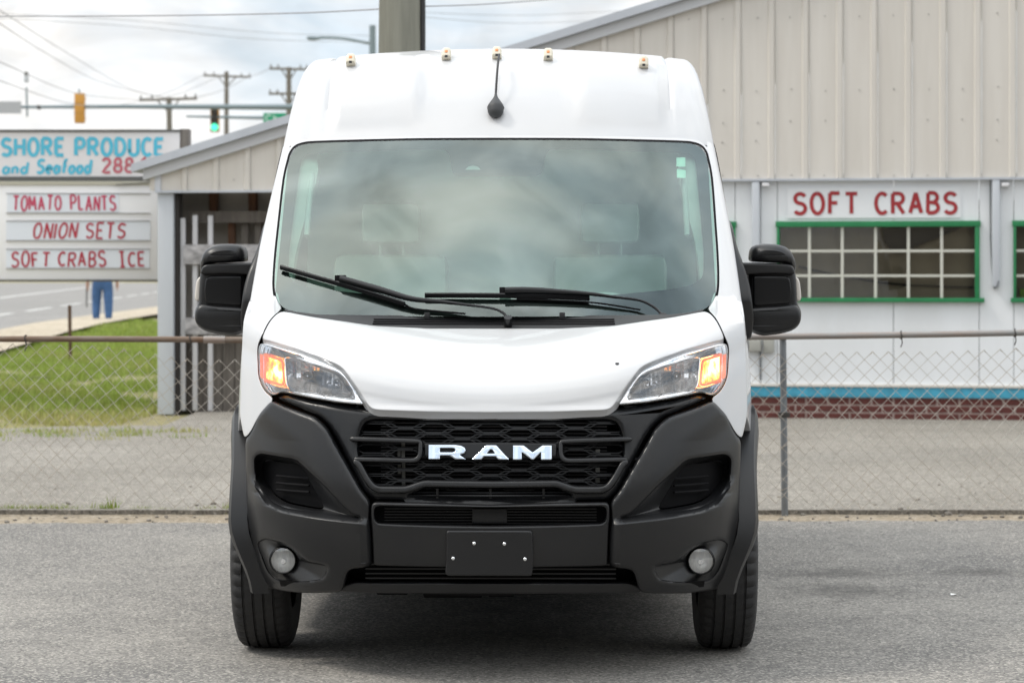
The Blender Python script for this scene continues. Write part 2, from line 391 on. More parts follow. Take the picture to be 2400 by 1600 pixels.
# ================================================================== THE SHOP BUILDING
FA = math.atan(0.17); FO = Vector((2.0, 25.5, 0)); FU = Vector((math.cos(FA), -math.sin(FA), 0)); FN = Vector((math.sin(FA), math.cos(FA), 0))
def F(x, y):
    """photo pixel on the shop front -> (along the front, height)"""
    r = Vector(((x - 1200) / FPX, 1, 0)); t = FN.dot(FO) / FN.dot(r); P = r * t
    return ((P - FO).dot(FU), CAMZ - (y - HZ) * t / FPX)
def fu(x): return F(x, 640)[0]
SHOP = empty('shop_building', FO, -FA, 'low shop with beige metal gable, white lower wall and green-framed windows', 'building')
WALLP = mat('white_wall_paint', (0.75, 0.775, 0.80), 0.7, var=0.40, scale=1.6, var2=(0.60, 0.61, 0.61), stretch=(1, 1, 0.35))
SIDING = mat('beige_metal_siding', (0.62, 0.59, 0.545), 0.55, var=0.45, scale=1.6, var2=(0.51, 0.475, 0.425), stretch=(3, 3, 0.3))
TRIM = mat('pale_metal_trim', (0.48, 0.51, 0.56), 0.5, var=0.2, scale=2)
GREEN = mat('green_window_paint', (0.014, 0.20, 0.07), 0.5, var=0.3, scale=5)
BLUEP = mat('flaking_blue_paint', (0.06, 0.36, 0.52), 0.65, var=0.55, scale=7, var2=(0.04, 0.16, 0.22))
BRICK = mat('dark_red_brick', (0.115, 0.028, 0.022), 0.85, var=0.6, scale=18, var2=(0.06, 0.02, 0.018), bump=0.4, bscale=90)
MORTAR = mat('mortar', (0.40, 0.32, 0.29), 0.95)
MULLION = mat('cream_mullion', (0.55, 0.55, 0.49), 0.6)
REDP = mat('red_sign_paint', (0.31, 0.018, 0.024), 0.6, var=0.35, scale=7, var2=(0.42, 0.05, 0.05))
DARKWOOD = mat('weathered_dark_wood', (0.115, 0.10, 0.088), 0.85, var=0.7, scale=5, var2=(0.22, 0.20, 0.175), stretch=(7, 7, 0.7))
BROWNWOOD = mat('brown_stud', (0.14, 0.062, 0.03), 0.8, var=0.6, scale=4, var2=(0.05, 0.03, 0.02), stretch=(5, 5, 1))
GREYWOOD = mat('peeling_grey_board', (0.20, 0.195, 0.20), 0.85, var=0.9, scale=7, var2=(0.48, 0.47, 0.48), stretch=(1, 1, 2.2))
PICKET = mat('white_picket_paint', (0.50, 0.50, 0.52), 0.7, var=0.3, scale=6, var2=(0.36, 0.35, 0.34), stretch=(4, 4, 0.6))
SILLW = mat('sill_white', (0.60, 0.58, 0.54), 0.7)
PANE = glass_mat('shop_pane', (0.78, 0.77, 0.72))
uL, uSh, uR = fu(368), fu(1010), 9.0                     # left corner, shop part begins, right limit
e0 = F(318, 386); e1 = F(1559, -2); RS = (e1[1] - e0[1]) / (e1[0] - e0[0])
uRidge = 7.2
def rake(u): return e0[1] + RS * ((u if u < uRidge else 2 * uRidge - u) - e0[0])
ZB_R = F(2050, 418)[1]; ZB_L = F(480, 447)[1]
w1 = (fu(1822), fu(2295)); ww = w1[1] - w1[0]; wz = (F(2050, 702)[1], F(2050, 521)[1])
gap = fu(2376) - w1[1]
wins = [(fu(1723) - ww, fu(1723)), w1, (fu(2376), fu(2376) + ww), (fu(2376) + ww + gap, fu(2376) + 2 * ww + gap)]
zsill = F(2050, 900)[1]
# lower wall in upright sheets between the windows
edges = [uSh] + [e for w in wins for e in w] + [uR]
seams = [fu(1783), fu(2094)]
def wallpiece(a, b, z0, z1):
    cuts = [a] + [s for s in seams if a + 0.05 < s < b - 0.05] + [b]
    for c, d in zip(cuts[:-1], cuts[1:]): box('wall_sheet', (c + 0.003, 0, z0), (d - 0.003, 0.10, z1), WALLP, SHOP)
for i in range(0, len(edges), 2): wallpiece(edges[i], edges[i + 1], zsill, ZB_R + 0.05)
for w in wins:
    wallpiece(w[0], w[1], zsill, wz[0]); wallpiece(w[0], w[1], wz[1], ZB_R + 0.05)
box('wall_backing', (uSh, 0.06, 0.0), (wins[0][0], 0.11, ZB_R), WALLP, SHOP)
box('wall_core', (uSh, 0.102, 0.0), (uR, 0.16, wz[0] - 0.02), mat('dark_seam', (0.12, 0.13, 0.14), 0.9), SHOP)
# base: white sill, blue board, three brick courses
zb0, zb1 = F(2050, 931)[1], F(2050, 907)[1]
box('white_sill', (uSh, -0.035, zb1), (uR, 0.10, zsill), SILLW, SHOP, bev=0.006)
box('blue_board', (uSh, -0.02, zb0), (uR, 0.10, zb1 - 0.003), BLUEP, SHOP, bev=0.004)
box('mortar_bed', (uSh, 0.006, -0.02), (uR, 0.10, zb0 - 0.002), MORTAR, SHOP)
bh = (zb0 - 0.012) / 3; bl = 0.215
bme = bmesh.new(); bm_box(bme, (0, 0, 0), (bl - 0.018, 0.09, bh - 0.017), 0.004); bmesh.ops.recalc_face_normals(bme, faces=bme.faces[:])
brick_me = bpy.data.meshes.new('brick'); bme.to_mesh(brick_me); bme.free(); brick_me.materials.append(BRICK)
for j in range(3):
    u = fu(1690) - (bl / 2 if j % 2 else 0)
    while u < fu(2400) + 0.9:
        o = bpy.data.objects.new('brick', brick_me); COL.objects.link(o); o.parent = SHOP
        o.location = (u + random.uniform(-0.002, 0.002), -0.004 + random.uniform(-0.003, 0.003), 0.012 + j * bh + 0.006); u += bl
# windows
INT_TAN = mat('interior_reflection_tan', (0.42, 0.375, 0.29), 0.8, var=0.35, scale=2.0, var2=(0.32, 0.285, 0.22)); INT_DK = mat('interior_dark', (0.018, 0.018, 0.02), 0.6)  # tan stands in for the building mirrored in the panes
for wi, (a, b) in enumerate(wins):
    W = empty('window'); W.parent = SHOP
    z0, z1 = wz; ft = 0.045
    box('frame_head', (a - 0.015, -0.045, z1 - ft), (b + 0.015, 0.08, z1 + 0.012), GREEN, W, bev=0.004)
    box('frame_sill', (a - 0.03, -0.06, z0 - 0.025), (b + 0.05, 0.08, z0 + 0.018), GREEN, W, bev=0.004)
    for q0, q1 in ((a - 0.005, a + 0.022), (b - 0.042, b + 0.005)): box('frame_jamb', (q0, -0.04, z0 + 0.018), (q1, 0.08, z1 - ft), GREEN, W, bev=0.003)
    ga, gb, g0, g1 = a + 0.022, b - 0.042, z0 + 0.018, z1 - ft
    cols = [ga] + [fu(x) - w1[0] + a for x in (1897, 1974, 2052, 2129, 2207)] + [gb]
    rows_ = [g0] + [F(2050, y)[1] for y in (646, 588)] + [g1]
    for c in cols[1:-1]: box('mullion', (c - 0.014, -0.012, g0), (c + 0.014, 0.05, g1), MULLION, W)
    for r_ in rows_[1:-1]: box('glazing_bar', (ga, -0.0095, r_ - 0.012), (gb, 0.0475, r_ + 0.012), MULLION, W)
    if wi in (1, 2) or wi == 0:
        for c0, c1 in zip(cols[:-1], cols[1:]):
            for r0, r1 in zip(rows_[:-1], rows_[1:]):
                pydata('pane', [(c0, 0.02, r0), (c1, 0.02, r0), (c1, 0.02, r1), (c0, 0.02, r1)], [(0, 1, 2, 3)], PANE, W)
    pydata('interior_back', [(a, 0.20, z0 - 0.1), (b, 0.20, z0 - 0.1), (b, 0.20, z1 + 0.1), (a, 0.20, z1 + 0.1)], [(0, 1, 2, 3)], INT_TAN, W)
    bmx = bmesh.new()
    for q in ([(a - .02, .09, z0 - .02), (b + .02, .09, z0 - .02), (b + .02, .21, z0 - .1), (a - .02, .21, z0 - .1)], [(a - .02, .09, z1), (b + .02, .09, z1), (b + .02, .21, z1 + .1), (a - .02, .21, z1 + .1)],
              [(a, .09, z0), (a, .21, z0 - .1), (a, .21, z1 + .1), (a, .09, z1)], [(b, .09, z0), (b, .21, z0 - .1), (b, .21, z1 + .1), (b, .09, z1)]):
        bmx.faces.new([bmx.verts.new(p) for p in q])
    from_bm('display_box', bmx, INT_TAN, W, None)
    if wi == 1:
        c0 = fu(2065)
        solid('awning_reflection', [(c0, z1 - 0.05), (c0 + 0.03, z1 - 0.2), (c0 + 0.10, z1 - 0.30), (c0 + 0.20, z1 - 0.30), (c0 + 0.80, z1 - 0.05)], 0.12, 0.18, INT_DK, W, r=0.01)  # dark shape modelled in place of an awning reflected in the glass
        tube('hanging_cable', spline([(a + 0.2, 0.15, z0 + 0.33), (a + 0.6, 0.15, z0 + 0.24), (a + 1.2, 0.15, z0 + 0.15), (b - 0.05, 0.15, z0 + 0.12)], 6), 0.010, INT_DK, W, 6)
    if wi == 2: box('green_crate', (a + 0.06, 0.105, z0), (a + 0.5, 0.19, z0 + 0.11), mat('lime_plastic', (0.22, 0.42, 0.03), 0.5), W, bev=0.01)
# gable sheets: a flat of sheet metal with a raised rib on its right edge, cut to the roof line
pitch = (fu(2320 / 1.809 + 1100) - fu(1155 / 1.809 + 1100)) / 8; u_ref = fu(1100 + 1155 / 1.809)
k0 = math.floor((uL - u_ref) / pitch)
u = u_ref + k0 * pitch
while u < uR:
    a, b = max(u, uL), min(u + pitch, uR); zb = ZB_L if (a + b) / 2 < uSh else ZB_R
    prof = [(a, 0), (b - 0.075, 0), (b - 0.060, -0.020), (b - 0.018, -0.020), (b - 0.003, 0)]
    jit = random.uniform(-0.003, 0.003)
    vv = []; ff = []
    for x, d in prof: vv += [(x, d - 0.035 + jit, zb + random.uniform(-0.004, 0.004)), (x, d - 0.035 + jit, rake(x) - 0.02)]
    for i in range(len(prof) - 1): ff.append((2 * i, 2 * i + 2, 2 * i + 3, 2 * i + 1))
    pydata('siding_sheet', vv, ff, SIDING, SHOP); u += pitch
bmx = bmesh.new()
SCW = mat('screw_head', (0.26, 0.25, 0.235), 0.5, 0.5)
k = 0; u = u_ref + k0 * pitch
while u < fu(2400) + 0.5:
    for yy in (39, 210, 285, 330, 412):
        zz = F(2050, yy)[1] + random.uniform(-0.012, 0.012); uu = u + pitch * 0.46 + random.uniform(-0.01, 0.01)
        if uu > uL and zz < rake(uu) - 0.25 and random.random() < (0.92 if yy != 330 else 0.4) and (zz > ZB_R + 0.02):
            bm_box(bmx, (uu - 0.0055, -0.043, zz - 0.0055), (uu + 0.0055, -0.034, zz + 0.0055), 0.002)
    u += pitch
tag(from_bm('siding_screws', bmx, SCW, SHOP), None, None, kind='stuff')
# roof slabs and verge trims
def rakebar(name, z_off, h, d0, d1, m, ua, ub):
    vv = []
    for x in (ua, ub):
        zr = rake(x) + z_off
        vv += [(x, d0, zr - h), (x, d1, zr - h), (x, d1, zr), (x, d0, zr)]
    pydata(name, vv, [(0, 1, 2, 3), (7, 6, 5, 4), (0, 4, 5, 1), (1, 5, 6, 2), (2, 6, 7, 3), (3, 7, 4, 0)], m, SHOP)
uE = e0[0]
rakebar('verge_cap', 0.0, 0.085, -0.16, 0.4, TRIM, uE, uRidge); rakebar('verge_board', -0.088, 0.11, -0.10, -0.01, mat('verge_board_pale', (0.52, 0.53, 0.55), 0.6), uL - 0.12, uRidge)
rakebar('roof_slab', -0.004, 0.07, 0.4, 12.0, TRIM, uE, uRidge)
rakebar('roof_slab', -0.004, 0.07, -0.15, 12.0, TRIM, uRidge, uR + 0.3)
box('bottom_flashing', (uSh, -0.075, ZB_R - 0.022), (uR, 0.0, ZB_R - 0.001), TRIM, SHOP)
box('bottom_flashing', (uL, -0.075, ZB_L - 0.022), (uSh - 0.002, 0.0, ZB_L - 0.001), TRIM, SHOP)
box('eave_bracket', (uL - 0.13, -0.02, F(350, 412)[1]), (uL + 0.0, 0.25, F(350, 393)[1]), mat('teal_paint', (0.06, 0.33, 0.36), 0.6), SHOP)
box('corner_strip', (uL - 0.005, -0.058, ZB_L), (uL + 0.055, -0.03, rake(uL) - 0.10), mat('corner_white', (0.56, 0.58, 0.62), 0.6), SHOP)
# open shed at the left end: corner post, back wall, studs, pickets, boards
uP0, uP1 = fu(371), fu(408)
box('corner_post', (uP0, -0.03, 0.0), (uP1, 0.12, ZB_L - 0.02), mat('post_white', (0.50, 0.53, 0.57), 0.7, var=0.3, scale=3, var2=(0.40, 0.42, 0.45), stretch=(2, 2, 0.4)), SHOP, bev=0.008)
box('door_stud', (uP1 + 0.002, 0.02, 0.0), (uP1 + 0.045, 0.15, ZB_L - 0.02), mat('black_stud', (0.03, 0.026, 0.024), 0.8), SHOP)
box('shed_back_wall', (uL + 0.05, 0.66, 0.0), (uSh, 0.72, ZB_L + 0.15), mat('shed_wall_grey', (0.50, 0.47, 0.43), 0.8, var=0.4, scale=2), SHOP)
box('shed_side_wall', (uL, 0.13, 0.0), (uL + 0.05, 1.30, ZB_L + 0.2), DARKWOOD, SHOP)
box('shed_partition', (uSh, 0.11, 0.0), (uSh + 0.08, 1.30, ZB_L + 0.2), DARKWOOD, SHOP)
zrail = F(500, 507)[1]
box('top_beam', (uP1 + 0.06, 0.30, zrail - 0.06), (uSh, 0.38, zrail + 0.06), DARKWOOD, SHOP)
for x in (466, 560): box('rafter_stud', (fu(x) - 0.04, 0.50, zrail + 0.02), (fu(x) + 0.04, 0.60, ZB_L + 0.1), BROWNWOOD, SHOP)
for x in (517, 549, 580, 613, 645): box('back_stud', (fu(x) - 0.035, 0.40, 1.1), (fu(x) + 0.035, 0.47, zrail), BROWNWOOD if x == 517 else DARKWOOD, SHOP)
box('lower_backing', (uP1 + 0.05, 0.26, 0.03), (uSh, 0.30, F(500, 775)[1]), mat('dark_backing_board', (0.12, 0.108, 0.098), 0.9), SHOP)  # board behind the planks in one even dark tone
u = uP1 + 0.06
while u < fu(690):
    box('shed_plank', (u, 0.225, 0.02), (u + 0.125, 0.255, F(500, 775)[1] - random.uniform(0, 0.02)), DARKWOOD, SHOP); u += 0.133
for x, ytop in ((425, 511), (453.5, 504), (489.5, 505)):
    box('picket', (fu(x) - 0.026, 0.05, 0.04), (fu(x) + 0.026, 0.075, F(x, ytop)[1]), PICKET, SHOP, bev=0.004)
box('cross_board', (fu(429), 0.018, F(500, 619)[1]), (fu(690), 0.046, F(500, 573)[1]), GREYWOOD, SHOP, bev=0.004)
box('cross_board', (fu(432), 0.018, F(500, 784)[1]), (fu(690), 0.046, F(500, 744)[1]), GREYWOOD, SHOP, bev=0.004)
# downspouts, small lamps, meter boxes
def downspout(x, y0, y1, loop):
    c = fu(x); w = 0.038
    box('downspout', (c - w, -0.07, F(x, y1)[1]), (c + w, -0.002, F(x, y0)[1]), mat('spout_white', (0.50, 0.53, 0.57), 0.5), SHOP, bev=0.01)
    if loop: tube('cable', spline([(c - w - 0.015, -0.02, F(x, y0)[1]), (c - w - 0.012, -0.02, F(x, 560)[1]), (c - w + 0.01, -0.035, F(x, y1 - 10)[1]), (c, -0.08, F(x, y1 + 2)[1]), (c + w - 0.01, -0.075, F(x, y1 - 14)[1])], 6), 0.007, mat('cable_grey', (0.12, 0.13, 0.14), 0.6), SHOP, 6)
downspout(1772, 426, 800, False); downspout(2334, 420, 672, True)
for x in (1796, 2356):
    c, zz = F(x, 433); box('wall_lamp', (c - 0.035, -0.10, zz - 0.02), (c + 0.035, -0.01, zz + 0.015), mat('lamp_white', (0.7, 0.7, 0.72), 0.4), SHOP, bev=0.008)
for x0, x1, y0, y1, d in ((1733, 1752, 790, 822, 0.08), (1757, 1785, 796, 822, 0.10), (1790, 1815, 792, 826, 0.06)):
    box('meter_box', (fu(x0), -d, F(x0, y1)[1]), (fu(x1), -0.002, F(x0, y0)[1]), mat('meter_grey', (0.34, 0.34, 0.31), 0.6), SHOP, bev=0.008)
tube('conduit', [(fu(1783), -0.03, F(1783, 822)[1]), (fu(1783), -0.03, F(1783, 890)[1])], 0.012, mat('cable_grey', (0.12, 0.13, 0.14), 0.6), SHOP, 6)
box('side_wall', (uL, 1.36, 0.0), (uL + 0.08, 12.0, ZB_L + 0.2), SIDING, SHOP)
box('far_wall', (uR - 0.1, 0.165, 0.0), (uR, 12.0, rake(uR) - 0.1), SIDING, SHOP)
box('rear_wall', (uL + 0.08, 11.9, 0.0), (uR - 0.1, 12.0, ZB_L + 0.2), SIDING, SHOP)

# a long warehouse faces the shop across the lot, behind the photographer
WH = empty('tan_warehouse', (0, -17.0, 0), 0, 'long tan warehouse with dark loading doors across the lot from the shop', 'building')
TANW = mat('tan_warehouse_wall', (0.20, 0.175, 0.135), 0.8, var=0.3, scale=0.6)
box('wall', (-45, -14, 0), (45, 0, 7.5), TANW, WH); box('parapet', (-45.2, -14.2, 7.5), (45.2, 0.2, 7.9), mat('parapet_brown', (0.10, 0.085, 0.07), 0.7), WH)
for x in (-36, -27, -18, -9, 0, 9, 18, 27, 36): box('loading_door', (x - 2.2, 0.003, 0), (x + 2.2, 0.06, 4.2), mat('loading_door_dark', (0.035, 0.035, 0.04), 0.5), WH)

# ================================================================== THE VAN
FRONT_Y = 9.05                                   # distance of the bumper from the camera
VAN = empty('cargo_van', (-0.0776, FRONT_Y, 0), -math.atan(0.0127),
            'white high-roof cargo van with black bumper and grille, standing in front of the fence', 'van')
def table(ctrl):
    T = np.array(spline(ctrl, 16)); return lambda q: float(np.interp(q, T[:, 0], T[:, 1]))
H_PROF = table([(0.05,0.30),(0.15,0.17),(0.25,0.09),(0.33,0.045),(0.42,0.012),(0.52,0),(0.62,0.0),(0.70,0.012),(0.80,0.035),(0.90,0.062),
                (0.97,0.092),(1.0,0.099),(1.04,0.115),(1.08,0.150),(1.12,0.22),(1.16,0.325),(1.20,0.47),(1.24,0.64),(1.30,0.88),(1.40,1.28)])
def DF(x, z):                                    # depth of the nose behind the bumper plane
    x = abs(x); return H_PROF(z - 0.24 * x * x) + 0.55 * x ** 4 + 0.04 * x * x
def DW(x, z):                                    # windshield surface
    t = (z - 1.30) / 0.72
    return 0.775 + 0.72 * t - 0.15 * t * (1 - t) * 0.6 + 0.13 * x * x
def vm(pts, D=DF, off=0.0):
    """photo measurements of one half of the van -> (half-width, height) in metres"""
    out = []
    for a, b in pts:
        d = 0.3
        for _ in range(12):
            s = FPX / (FRONT_Y + d); x = abs(a - 1149 - 12 * d) / s; z = CAMZ - (b - HZ) / s; d = min(max(D(x, z) + off, -0.1), 2.4)
        out.append((x, z))
    return out
def both(half):                                  # half outline (x>=0), first and last points on the middle line
    return half + [(-x, z) for x, z in reversed(half) if x > 1e-4]
def A(*p): return [(500 + p[i] / 2.01, 780 + p[i + 1] / 2.01) for i in range(0, len(p), 2)]
def G(*p): return [(780 + p[i] / 3.2667, 960 + p[i + 1] / 3.2667) for i in range(0, len(p), 2)]
def HL(*p): return [(560 + p[i] / 6.532, 760 + p[i + 1] / 6.532) for i in range(0, len(p), 2)]
def at0(y, D=DF): return (0.0, vm([(1149, y)], D)[0][1])
def front(name, outline, m, parent, off=0.0, extra=None, D=DF, **kw):
    def pos(a, b, ro): return (a, D(a, b) + off + ro + (extra(a, b) if extra else 0.0), b)
    return sheet(name, outline, pos, m, parent, **kw)
def ribbon(pts, w):
    P = np.array(pts, float); t = np.gradient(P, axis=0); t /= np.linalg.norm(t, axis=1, keepdims=True)
    nrm = np.stack([-t[:, 1], t[:, 0]], 1) * w / 2
    return [tuple(q) for q in np.concatenate([P + nrm, (P - nrm)[::-1]])]

# ---- outlines measured once
hl_out = vm(HL(300,275, 450,293, 900,422, 1350,590, 1480,640, 1580,705, 1680,835, 1800,1015, 1940,1240, 1900,1250, 1500,1212, 1150,1152, 900,1102, 655,1045, 530,1110,
               420,1060, 330,920, 290,780, 275,400))
hood_half = [at0(966.5)] + vm([(1005, 965), (880, 960.5), (868, 957), (856, 940), (838, 911), (819, 884), (803, 862), (787, 852.5), (768, 845), (698, 819), (629, 799), (610, 796),
            (627, 760), (640, 742), (658, 728.5), (738, 744), (797, 752), (878, 764), (1005, 770)]) + [at0(770)]
CREASE = table([(0.90, 0.47), (0.97, 0.50), (1.05, 0.53), (1.12, 0.58), (1.2, 0.66), (1.28, 0.77), (1.4, 0.95)])
def hood_extra(x, z):
    c = CREASE(z); return 0.014 * sstep(abs(x), c - 0.035, c + 0.035) - 0.007 - 0.004 * (1 - sstep(z, 0.975, 1.0))
front('hood', both(hood_half), WHITE, VAN, extra=hood_extra, r=0.005, grid=0.022, smooth=2, lip=(0, 0.02, -0.03))
# small stone chip on the hood
front('stone_chip', vm([(1440, 849), (1452, 849), (1450, 855), (1442, 855)]), COWL, VAN, off=-0.0085, r=0, lip=None, grid=0.1, smooth=2, step=0.004)

def DFF(x, z):                                   # wing surface: runs up into the base of the windshield
    return DF(x, z) + max(DW(x, z) - DF(x, z), 0) * sstep(z, 1.28, 1.385)
def fender_outline():
    L = vm([(660, 724.5), (654, 728), (640, 739), (625.5, 758), (607, 799)], DFF)
    L += vm(HL(283,275, 268,400, 284,780, 324,922, 414,1064, 515,1118))
    L += vm([(638, 942), (606, 973), (585, 1014), (571, 1028)])
    L += [(0.955, 0.93), (0.955, 1.0), (0.955, 1.2), (0.952, 1.385)] + vm([(641, 680), (645.5, 700), (652, 716)], DFF)
    return L
for sg in (1, -1):
    front('fender', fender_outline(), WHITE, VAN, D=DFF, r=0.004, grid=0.022, lip=(0, 0.03, 0), sgn=sg, smooth=2)

# ---- black nose pieces
sur_half = [at0(972)] + vm(A(1300,377, 900,370, 735,362, 640,350, 450,318, 345,292, 318,289, 290,310, 380,352, 500,402, 545,448, 585,515, 655,655, 700,745, 745,792)) + [at0(1178)]
gr_half = [at0(990.5)] + vm(G(700,90, 300,82, 240,105, 205,190, 188,300, 205,400, 290,565, 330,596, 555,600, 600,585, 690,553)) + [at0(1131.5)]
slot2_half = [at0(1147)] + vm(G(720,600, 650,635, 560,672)) + [(vm(G(560,680))[0][0], at0(1170)[1]), at0(1171)]
def sur_extra(x, z): return 0.018
front('grille_surround', both(sur_half), SATIN, VAN, extra=sur_extra, holes=[both(gr_half), both(slot2_half)], r=0.022, grid=0.03, smooth=2, lip=(0, 0.05, 0))
# raised rim that follows the lower edge of the grille opening
rim = vm(G(150,395, 190,405, 250,520, 300,590, 345,612, 560,612, 605,597, 695,565)) + [at0(1135)]
rimf = rim + [(-x, z) for x, z in reversed(rim[:-1])]
front('grille_rim', ribbon(rimf, 0.024), PLASTIC, VAN, off=-0.004, r=0.008, smooth=1, lip=(0, 0.03, 0))
lz = sorted(vm([(575, 1100), (585, 1112), (594.5, 1126), (606, 1150), (629, 1177), (664, 1193), (749, 1207), (800, 1213), (858, 1219), (880, 1221)]))
LX = np.array([p[0] for p in lz]); LZ = np.array([p[1] for p in lz])
def corner_extra(x, z):
    x = abs(x); zl = float(np.interp(x, LX, LZ))
    step_ = -0.030 * sstep(zl - z, -0.008, 0.012) * (1 - sstep(x, 0.86, 0.915)) * sstep(x, 0.42, 0.46)
    crest = vm_crest(x, z)
    return step_ + crest
def vm_crest(x, z):
    # the shoulder that runs from the headlight down to the number plate panel stands proud of the side of the bumper
    c = float(np.interp(z, [0.55, 0.62, 0.75, 0.86, 0.95, 1.02], [0.46, 0.50, 0.59, 0.67, 0.80, 0.90]))
    return 0.020 * sstep(x, c, c + 0.16) * sstep(z, 0.60, 0.70) + 0.012
corner_out = vm(A(272,318, 350,352, 480,398, 535,450, 565,510, 645,650, 695,740, 738,792, 737,830, 734,878, 743,930, 748,1000, 750,1095, 640,1108, 610,1215, 400,1218, 245,1192,
                  170,960, 150,700, 146,505, 165,478, 205,392))
intake_out = vm(A(190,590, 215,570, 390,598, 520,720, 655,862, 700,872, 500,848, 330,822, 262,788, 196,695))
fog_rec = vm(A(210,985, 250,966, 330,985, 400,1030, 440,1072, 545,1092, 520,1152, 440,1164, 300,1158, 262,1120))
def ring_pts(c, r, n=28): return [(c[0] + r * math.cos(2 * math.pi * k / n), c[1] + r * math.sin(2 * math.pi * k / n)) for k in range(n)]
fog_c = vm([(664, 1311)])[0]
for sg in (1, -1):
    bc = front('bumper_corner', corner_out, PLASTIC, VAN, off=-0.032, extra=corner_extra, holes=[intake_out, fog_rec], r=0.016, grid=0.022, smooth=2, lip=(0, 0.05, 0), sgn=sg)
    # air intake: sloping walls to a dark pocket
    inn = vm(A(208,625, 230,612, 395,632, 440,700, 500,800, 520,838, 500,840, 340,810, 275,775, 212,690))
    P1 = smooth_poly(resample(intake_out, 0.012), 2); n = len(P1)
    P2 = smooth_poly(resample(inn, 0.012), 2)
    if area2(P1) * area2(P2) < 0: P2 = P2[::-1]
    # pair the loops by angle about the pocket centre
    t1 = np.linspace(0, 1, n, endpoint=False); t2 = np.linspace(0, 1, len(P2), endpoint=False)
    k0 = int(np.argmin(np.linalg.norm(P2 - P1[0], axis=1))); P2 = np.roll(P2, -k0, 0)
    P2 = np.stack([np.interp(t1, np.append(t2, 1), np.append(P2[:, 0], P2[0, 0])), np.interp(t1, np.append(t2, 1), np.append(P2[:, 1], P2[0, 1]))], 1)
    rows = []
    for k in range(6):
        f = k / 5; L = P1 * (1 - f) + P2 * f
        rows.append([(sg * p[0], DF(q[0], q[1]) + corner_extra(q[0], q[1]) - 0.012 + 0.12 * f ** 1.3, p[1]) for p, q in zip(L, P1)])
    loft('intake_wall', rows, PLASTIC, bc, closed=True, smooth=50, flip=(sg > 0) != (area2(P1) > 0))
    bm = sheet('', [tuple(p) for p in P2], lambda a, b, ro: (a, DF(a, b) + 0.115, b), None, r=0, lip=None, sgn=sg, smooth=0, raw=True)
    from_bm('intake_floor', bm, VOID, bc, recalc=False)
    for yy in (682, 716, 748):
        e = vm(A(285, yy, 440, yy + 12)); 
        tube('intake_slat', [(sg * p[0], DF(*p) + 0.085, p[1]) for p in (e[0], ((e[0][0] + e[1][0]) / 2, (e[0][1] + e[1][1]) / 2), e[1])], 0.005, VOID, bc, 6)
    # fog lamp pocket
    P1 = smooth_poly(resample(fog_rec, 0.01), 2); n = len(P1)
    if area2(P1) < 0: P1 = P1[::-1]
    ang = np.arctan2(P1[:, 1] - fog_c[1], P1[:, 0] - fog_c[0])
    rows = []; dc = DF(*fog_c) - 0.060
    for k in range(5):
        f = k / 4; L = []
        for p, a in zip(P1, ang):
            q = (fog_c[0] + 0.051 * math.cos(a), fog_c[1] + 0.051 * math.sin(a))
            L.append((sg * (p[0] * (1 - f) + q[0] * f), (DF(*p) - 0.018 + corner_extra(*p)) * (1 - f) + (dc + 0.035) * f, p[1] * (1 - f) + q[1] * f))
        rows.append(L)
    loft('fog_lamp_pocket', rows, PLASTIC, bc, closed=True, smooth=50, flip=(sg > 0))
    fl = solid('fog_lamp', ring_pts((0, 0), 0.050), -0.004, 0.03, SATIN, VAN, r=0.005, smooth=0, holes=[ring_pts((0, 0), 0.0445)])
    fl.location = (sg * fog_c[0], dc + 0.03, fog_c[1]); fl.rotation_euler = (0, 0, sg * 0.12)
    rows = [[(0.0455 * math.cos(2 * math.pi * k / 32) * f, 0.016 * (1 - f * f) + 0.004, 0.0455 * math.sin(2 * math.pi * k / 32) * f) for k in range(32)] for f in (1, 0.8, 0.6, 0.4, 0.2, 0.02)]
    loft('reflector_bowl', rows, FOGREFL, fl, closed=True, smooth=60)
    bmb = bmesh.new(); bm_tube(bmb, [(0, 0.024, -0.004), (0, 0.004, -0.004)], [0.012, 0.009], 12); from_bm('bulb_cap', bmb, CHROME, fl)
    bml = sheet('', ring_pts((0, 0), 0.0455), lambda a, b, ro: (a, -0.002 - 0.006 * (1 - (a * a + b * b) / 0.0021), b), None, r=0, lip=None, grid=0.012, smooth=0, step=0.006, raw=True)
    from_bm('lens', bml, CLEAR, fl, recalc=False)
# grille interior
front('grille_backing', both([(0, 0.98), (0.62, 0.98), (0.62, 0.45), (0, 0.45)]), VOID, VAN, off=0.17, r=0, lip=None, grid=0.2, smooth=0, step=0.1)
bm = bmesh.new(); z = 0.50
while z < 0.96:
    bm_box(bm, (-0.40, 0.150, z), (0.42, 0.156, z + 0.0045)); z += 0.0125
tag(from_bm('radiator_fins', bm, GREYMETAL, VAN, recalc=False), None, None, kind='stuff')
for a, b, w, h in ((932, 1066, 7, 14), (942, 1058, 8, 40), (932, 1096, 7, 6), (932, 1108, 7, 14), (942, 1112, 8, 60), (1402, 1062, 10, 12), (1402, 1105, 10, 11), (1402, 1130, 10, 11),
                   (940, 1200, 10, 18), (1400, 1211, 10, 16)):
    p = vm([(a, b)])[0]; sx = -1 if a < 1149 else 1; s = FPX / (FRONT_Y + 0.13)
    box('radiator_bracket', (sx * p[0] - w / s / 2, 0.125, p[1] - h / s / 2), (sx * p[0] + w / s / 2, 0.135, p[1] + h / s / 2), mat('bracket_metal', (0.20, 0.20, 0.19), 0.5, 0.4), VAN)
